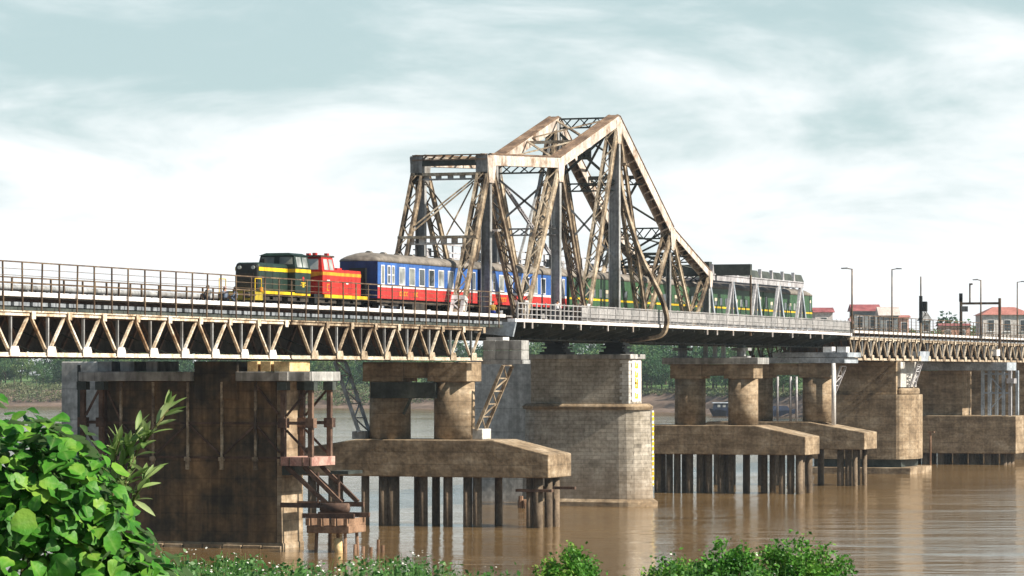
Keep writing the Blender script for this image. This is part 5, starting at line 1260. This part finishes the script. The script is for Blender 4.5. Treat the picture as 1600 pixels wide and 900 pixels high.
# ------------------------------------------------------------------ trees on the far bank
def leaf_quads(m, pts, size, rnd, up=0.3):
    for p in pts:
        n = Vector((rnd.gauss(0, 1), rnd.gauss(0, 1), rnd.gauss(0, 1) + up)).normalized()
        u = n.orthogonal().normalized(); u.rotate(Quaternion(n, rnd.uniform(0, 6.28))); v = n.cross(u)
        s = size * rnd.uniform(.6, 1.3); b = len(m.v)
        m.v += [p - u * s * .5, p + v * s * .3, p + u * s * .5, p - v * s * .3]
        m.face((b, b + 1, b + 2, b + 3))
def tree_meshes(seed, H, Rr, nclump, per, lf):
    rnd = random.Random(seed); m = MB()
    for k in range(nclump):
        u = rnd.uniform(-1, 1); a = rnd.uniform(0, 6.28); q = math.sqrt(1 - u * u)
        rr = rnd.uniform(.55, 1.0) * (1 + .25 * noise.noise(Vector((q * math.cos(a) * 1.5 + seed, q * math.sin(a) * 1.5, u * 1.5))))
        c = Vector((q * math.cos(a) * Rr * rr, q * math.sin(a) * Rr * rr, H * .60 + u * H * .40 * rr))
        cr = rnd.uniform(.16, .32) * Rr
        pts = []
        for i in range(per):
            d = Vector((rnd.gauss(0, 1), rnd.gauss(0, 1), rnd.gauss(0, .8))).normalized() * cr * rnd.uniform(.4, 1.0) ** .5
            pts.append(c + d)
        leaf_quads(m, pts, lf, rnd)
    t = MB()
    t.cyl((0, 0, -1), (0, 0, H * .45), H * .028, H * .018, 8)
    for k in range(6):
        a = k * 1.05 + rnd.random(); t.cyl((0, 0, H * (.25 + .04 * k)), (math.cos(a) * Rr * .55, math.sin(a) * Rr * .55, H * (.5 + .05 * k)), H * .012, H * .004, 6)
    return m.mesh('crown', M['leaf_far'], False, False), t.mesh('trunk', M['bark'])
TREES = [tree_meshes(i + 3, H, R_, 46, 46, .62) for i, (H, R_) in enumerate(((11, 5.2), (13, 5.6), (9.5, 5.5), (15, 5.4), (12, 4.4), (10, 6.2)))]
# its row in the wood decides the label, so each label names one set of look-alikes
TLAB = ['small tree at the front edge of the far bank wood', 'leafy tree in the middle of the far bank wood', 'tree at the back of the far bank wood', 'small round tree among the red roofed houses']
def plant_tree(k, p, sc, rz, lab):
    r = thing('broadleaf_tree', lab, 'tree', p, 'trees of the far bank wood', rz); r.scale = (sc, sc, sc)
    for me, n in ((TREES[k][0], 'crown'), (TREES[k][1], 'trunk')):
        o = bpy.data.objects.new(n, me); COL.objects.link(o); o.parent = r
tr = random.Random(5)
def u_for_px(px):
    lo, hi = 0.0, 1.0
    for _ in range(40):
        mid = (lo + hi) / 2; b = shore(mid)
        if b.x / b.y * F_PX + 800 < px: lo = mid
        else: hi = mid
    return lo
for row, (w0, w1, step) in enumerate(((25, 33, 21), (45, 65, 25), (85, 115, 26))):
    px = -420.0
    while px < 1640:
        u = u_for_px(px); w = tr.uniform(w0, w1) - (12 if False else 0)
        if px < 700: w = w * .8 + 14
        p = bank_pt(u, w); k = tr.randrange(6)
        sc = tr.uniform(.85, 1.2) * (0.75, 1.15, 1.75)[row]
        v = p - CAM; D_ = v.dot(FWD); xp = v.dot(RGT) / D_ * F_PX + 800     # keep crowns below the deck line or the roofs
        if xp < -90 or xp > 1690: px += step; continue
        ylim = 520 if xp < 1215 else (503 if xp < 1415 else 497)
        sc = min(sc, (CAMZ - (ylim - HORIZON) * D_ / F_PX - p.z) / (11, 13, 9.5, 15, 12, 10)[k] * tr.uniform(.82, 1.0))
        if sc < .25: px += step; continue
        plant_tree(k, p, sc, tr.uniform(0, 6.28), TLAB[row] if xp < 1260 else TLAB[3])
        px += step * tr.uniform(.75, 1.25)
# scrub along the far bank
def scrub():
    m = MB(); rnd = random.Random(9)
    for i in range(2600):
        px = rnd.uniform(-160, 1300); u = u_for_px(px)
        w = rnd.uniform(9, 30) if px < 720 else rnd.uniform(19, 32)
        c = bank_pt(u, w); rr = rnd.uniform(.7, 2.2) * (1 if px < 720 else .5)
        pts = [c + Vector((rnd.gauss(0, .6) * rr, rnd.gauss(0, .6) * rr, abs(rnd.gauss(0, .6)) * rr)) for _ in range(26)]
        leaf_quads(m, pts, .6, rnd)
    o = m.build('bank_scrub', M['leaf_scrub'], None, recalc=False)
    o["kind"] = "stuff"; o["label"] = 'olive green scrub along the top of the far bank'; o["category"] = 'scrub'
scrub()

# ------------------------------------------------------------------ foreground plants on the near bank
def vine_leaf(seed):
    """broad lobed leaf, stalk at origin, growing along +x, folded at the midrib"""
    rnd = random.Random(seed); fold = rnd.uniform(.12, .32); droop = rnd.uniform(.1, .35)
    prof = [(0.0, 0.0), (.04, .22), (.16, .42), (.34, .50), (.52, .43 + rnd.uniform(-.05, .05)), (.70, .30), (.86, .14), (1.0, 0.0)]
    m = MB(); mid = []; m.rib = None
    def zz(x, y): return fold * abs(y) - droop * x * x + .03 * math.sin(7 * x + seed)
    for x, _ in prof: mid.append(len(m.v)); m.v.append(Vector((x, 0, zz(x, 0))))
    for sg in (1, -1):
        e = []
        for i, (x, y) in enumerate(prof):
            if i in (0, len(prof) - 1): e.append(mid[i]); continue
            q = y * sg * rnd.uniform(.9, 1.08); e.append(len(m.v)); m.v.append(Vector((x + rnd.uniform(-.02, .02) - (.07 if i == 1 else 0), q, zz(x, q) + rnd.uniform(-.03, .03))))
        for i in range(len(prof) - 1):
            f = [mid[i], mid[i + 1], e[i + 1], e[i]]; f = [v for k, v in enumerate(f) if v not in f[:k]]
            if sg < 0: f = f[::-1]
            if len(f) > 2: m.face(tuple(f))
    return m
def vine_bush():
    c = RD(-2.36, 14.5, 9.3)
    r = thing('vine_bush', 'bright green broad leaved vine bush in the foreground', 'bush', c)
    rnd = random.Random(4)
    def ribbed(me):
        at = me.attributes.new('rib', 'FLOAT', 'POINT'); nv = 8
        at.data.foreach_set('value', [1.0 if (i % 20) < nv else 0.0 for i in range(len(me.vertices))]); return me
    protos = [ribbed(vine_leaf(s).mesh('leaf', M['leaf_vine'], True, False)) for s in range(5)]
    raw = [vine_leaf(s) for s in range(5)]
    C = Vector((-2.42, 14.55, 9.98)); rad3 = Vector((.98, .85, .90))
    lobes = [(C, rad3), (Vector((-1.62, 14.1, 9.80)), Vector((.34, .4, .62))), (Vector((-1.95, 14.2, 10.2)), Vector((.42, .4, .60))), (Vector((-3.4, 14.7, 9.9)), Vector((.8, .8, 1.1)))]
    leaves = []
    for L_, (cc, rr) in enumerate(lobes):
        n = (3000, 950, 1200, 1000)[L_]
        for i in range(n):
            u = rnd.uniform(-.5, 1); a = rnd.uniform(0, 6.283); q = math.sqrt(max(0, 1 - u * u))
            d = Vector((q * math.cos(a), q * math.sin(a), u)); k = 1.03 - .45 * rnd.random() ** 1.6
            bump = 1 + .13 * noise.noise(d * 2.6 + Vector((L_ * 5, 0, 0)))
            p = Vector((cc.x + d.x * rr.x * k * bump, cc.y + d.y * rr.y * k * bump, cc.z + d.z * rr.z * k * bump))
            if p.z < 9.25: continue
            inside = any(((p.x - c2.x) / r2.x) ** 2 + ((p.y - c2.y) / r2.y) ** 2 + ((p.z - c2.z) / r2.z) ** 2 < .3 for c2, r2 in lobes)
            if inside: continue
            leaves.append((p, d, k))
    def frame(d):
        nrm = (RGT * d.x + FWD * d.y + Vector((0, 0, d.z)) + Vector((0, 0, .55)) + RGT * .25 - FWD * .15 + Vector((rnd.gauss(0, .52), rnd.gauss(0, .52), rnd.gauss(0, .45)))).normalized()
        ax = Vector((rnd.gauss(0, 1), rnd.gauss(0, 1), rnd.gauss(-.45, .8))); ax = (ax - nrm * ax.dot(nrm)).normalized()
        return Matrix((ax, nrm.cross(ax), nrm)).transposed()
    vis = sorted(leaves, key=lambda q: (q[0].y - 14.5) * 1.0 - (q[2] - .7) * 2.0 + (0 if -2.15 < q[0].x < -1.35 and q[0].z > 10.1 else 3))
    for i, (p, d, k) in enumerate(vis):
        w = RD(p.x, p.y, p.z); sc = rnd.uniform(.04, .085) + (.055 * rnd.random() if rnd.random() < .3 else 0); Mx = frame(d).to_4x4(); Mx.translation = w - c
        vis[i] = (Matrix.LocRotScale(w - c, Mx.to_quaternion(), Vector((sc, sc, sc))), rnd.randrange(5))
    for Mx, k in vis[:300]:
        o = bpy.data.objects.new('leaf', protos[k]); COL.objects.link(o); o.parent = r; o.matrix_local = Mx
    m = MB()
    for Mx, k in vis[300:]:
        b = len(m.v); m.v += [Mx @ v for v in raw[k].v]
        for f in raw[k].f: m.face(tuple(b + i for i in f))
    me = ribbed(m.mesh('foliage', M['leaf_vine'], True, False))
    o = bpy.data.objects.new('foliage', me); COL.objects.link(o); o.parent = r; o["kind"] = "stuff"
    st = MB()
    for i in range(34):
        a = rnd.uniform(0, 6.28); b0 = RD(-2.5 + rnd.uniform(-.7, .6), 14.5 + rnd.uniform(-.4, .5), 9.2); e = RD(-2.4 + rnd.uniform(-.8, .9), 14.5 + rnd.uniform(-.6, .6), rnd.uniform(9.9, 10.7))
        st.cyl(b0 - c, e - c, .012, .004, 5)
    o = bpy.data.objects.new('stems', st.mesh('stems', M['stem'])); COL.objects.link(o); o.parent = r; o["kind"] = "stuff"
vine_bush()
def lance_mesh(seed):
    m = MB(); rnd = random.Random(seed); mid = []; prof = [(0, 0), (.15, .07), (.4, .125), (.65, .11), (.85, .06), (1, 0)]
    for x, _ in prof: mid.append(len(m.v)); m.v.append(Vector((x, 0, -.12 * x * x)))
    for sg in (1, -1):
        e = [mid[0]]
        for x, y in prof[1:-1]: e.append(len(m.v)); m.v.append(Vector((x, y * sg, .07 * abs(y) * 5 - .12 * x * x)))
        e.append(mid[-1])
        for i in range(len(prof) - 1):
            f = [mid[i], mid[i + 1], e[i + 1], e[i]]; f = [v for k, v in enumerate(f) if v not in f[:k]]
            m.face(tuple(f if sg > 0 else f[::-1]))
    return m.mesh('leaf', M['leaf_shoot'], True, False)
def shoots():
    base = PX(190, 840, 14.35)
    g0 = Vector((base.x, base.y, 9.25))
    r = thing('lance_leaved_sapling', 'slender sapling with narrow pale leaves rising beside the vine bush', 'sapling', g0)
    rnd = random.Random(8); protos = [lance_mesh(i) for i in range(3)]
    paths = [[(186, 1030), (185, 840), (196, 755), (215, 705), (240, 672), (262, 640)], [(188, 860), (186, 790), (192, 735), (204, 700), (214, 672)], [(188, 850), (205, 790), (222, 758), (232, 742)], [(187, 840), (176, 770), (178, 722), (186, 690)]]
    for path in paths:
        pts = [PX(x, y, 14.35 + rnd.uniform(-.06, .06)) for x, y in path]
        pts = smooth_path(pts, 5)
        st = MB()
        for a, b in zip(pts, pts[1:]): st.cyl(a, b, .006, .005, 6, False)
        st.build('stem', M['stem'], r)
        for i in range(6 if path is paths[0] else 5, len(pts)):
            for rep in (0, 1):
                if rnd.random() < .12: continue
                d = (pts[i] - pts[i - 1]).normalized()
                ax = (d * .75 + Vector((rnd.gauss(0, .65), rnd.gauss(0, .5), rnd.gauss(.1, .5)))).normalized()
                nr = Vector((rnd.gauss(0, .5), rnd.gauss(0, .5), 1)); nr = (nr - ax * nr.dot(ax)).normalized()
                q = Matrix((ax, nr.cross(ax), nr)).transposed().to_quaternion(); s = rnd.uniform(.085, .13)
                o = bpy.data.objects.new('leaf', protos[rnd.randrange(3)]); COL.objects.link(o); o.parent = r
                o.matrix_local = Matrix.LocRotScale(pts[i] - g0, q, Vector((s, s * 0.95, s)))
shoots()
def shrub(x0, x1, ytop, D, label, seed, n=4200):
    """leafy shrub: branching stems with leaf sprays"""
    rnd = random.Random(seed)
    cx = (x0 + x1) / 2; w = (x1 - x0) / 2 * D / F_PX
    zt = CAMZ - (ytop - HORIZON) * D / F_PX; R0 = (cx - 800) * D / F_PX; zg = near_z(R0, D)
    c = RD(R0, D, zg)
    r = thing('leafy_shrub', label, 'shrub', c, 'green shrubs on the near bank'); H = zt - zg
    lv, st = MB(), MB(); nb = 26
    for b in range(nb):
        a = rnd.uniform(0, 6.28); q = rnd.uniform(.1, 1) ** .6
        top = Vector((RGT * math.cos(a) * w * q + FWD * math.sin(a) * w * .8 * q)) + Vector((0, 0, H * (rnd.uniform(.5, 1.0) if b % 5 else rnd.uniform(.9, 1.12)) * (1 - .34 * q * q)))
        mid = top * .45 + Vector((rnd.gauss(0, .04), rnd.gauss(0, .04), H * .12))
        st.cyl((0, 0, -.1), mid, .014, .009, 5, False); st.cyl(mid, top, .009, .003, 5, False)
        for i in range(n // nb):
            u = rnd.uniform(.1, 1.03) ** .7; p = mid.lerp(top, (u - .4) / .6) if u > .4 else (mid * (u / .4))
            sp = .035 + .16 * (1.1 - u)
            p = p + Vector((rnd.gauss(0, sp), rnd.gauss(0, sp), rnd.gauss(0, sp * .7)))
            leaf_quads(lv, [p], .05, rnd, .8)
    for m, nm, mt in ((lv, 'foliage', 'leaf_shrub'), (st, 'stem', 'bark')):
        o = bpy.data.objects.new(nm, m.mesh(nm, M[mt], False, False)); COL.objects.link(o); o.parent = r; o["kind"] = "stuff"
shrub(848, 938, 858, 36, 'small rounded green shrub standing alone below the masonry pier', 1, 4200)
shrub(1010, 1130, 862, 37, 'sprawling yellow green shrub with bare twigs in front of the rightmost shrub pair', 2, 4600)
shrub(1085, 1200, 852, 36, 'middle green shrub of the three growing together', 3, 4600)
shrub(1170, 1335, 838, 37, 'tallest and widest green shrub of the three growing together', 4, 7200)
def weeds():
    rnd = random.Random(21); lv, fl = MB(), MB()
    def clump(px, top, D, n):
        R0 = (px - 800) * D / F_PX; zg = near_z(R0, D); zt = CAMZ - (top - HORIZON) * D / F_PX
        for i in range(n):
            R1 = R0 + rnd.gauss(0, .12); D1 = D + rnd.gauss(0, .5); h = (zt - zg) * rnd.uniform(.3, 1.0)
            b = RD(R1, D1, near_z(R1, D1) - .03); t = b + Vector((rnd.gauss(0, .06), rnd.gauss(0, .06), h))
            lv.cyl(b, t, .004, .002, 3, False)
            for k in range(7):
                p = b.lerp(t, rnd.uniform(.25, 1.0)) + Vector((rnd.gauss(0, .05), rnd.gauss(0, .05), rnd.gauss(0, .02)))
                leaf_quads(lv, [p], .06, rnd, .9)
            if rnd.random() < .08:
                for k in range(rnd.randint(1, 3)):
                    p = t + Vector((rnd.gauss(0, .05), rnd.gauss(0, .05), rnd.uniform(0, .07))); n_ = Vector((rnd.gauss(0, .4), rnd.gauss(0, .4), 1)).normalized()
                    u = n_.orthogonal().normalized(); v = n_.cross(u); q = len(fl.v); s = rnd.uniform(.008, .014)
                    fl.v += [p + (u * math.cos(a) + v * math.sin(a)) * s + n_ * (.004 if j % 2 else 0) for j, a in enumerate([.785 * j for j in range(8)])]
                    fl.face(tuple(range(q, q + 8)))
    for px in range(170, 500, 5):
        clump(px + rnd.uniform(-3, 3), 858 + 14 * abs(noise.noise(Vector((px * .013, 0, 1)))) * 3 + (8 if px > 440 else 0), 33 + rnd.uniform(-1.5, 3), 26)
    for px in range(480, 780, 6):
        clump(px + rnd.uniform(-3, 3), (866 if 560 < px < 690 else 886) + 10 * noise.noise(Vector((px * .02, 3, 1))), 34 + rnd.uniform(-1, 2), 20)
    for px in range(1050, 1210, 9): clump(px, 868, 35, 6)
    for px in range(760, 1640, 14): clump(px, 905, 33, 10)
    for px in range(-60, 180, 10): clump(px, 880, 30, 14)
    r = lv.build('flowering_weeds', M['leaf_weed'], None, recalc=False)
    r["kind"] = "stuff"; r["label"] = 'low green weeds with tiny white flowers on the near bank'; r["category"] = 'weeds'
    f = fl.build('flowers', M['petal'], r, recalc=False); f["kind"] = "stuff"
weeds()

# ------------------------------------------------------------------ the air over the river
def haze():
    m = MB()
    a, b, c, d = RD(-1500, -160), RD(1500, -160), RD(1500, 2200), RD(-1500, 2200)
    m.hexa([(p.x, p.y, -6) for p in (a, b, c, d)] + [(p.x, p.y, 48) for p in (a, b, c, d)])
    mt = bpy.data.materials.new('river_haze'); mt.use_nodes = True; nt = mt.node_tree; nt.nodes.clear()
    out = nt.nodes.new('ShaderNodeOutputMaterial'); v = nt.nodes.new('ShaderNodeVolumePrincipled')
    v.inputs['Color'].default_value = (0.72, 0.84, 0.95, 1); v.inputs['Density'].default_value = 0.00009; v.inputs['Anisotropy'].default_value = 0.2
    nt.links.new(v.outputs[0], out.inputs['Volume'])
    o = m.build('haze', mt); o["kind"] = "stuff"; o["label"] = 'thin pale haze over the river and far bank'; o["category"] = 'haze'
haze()
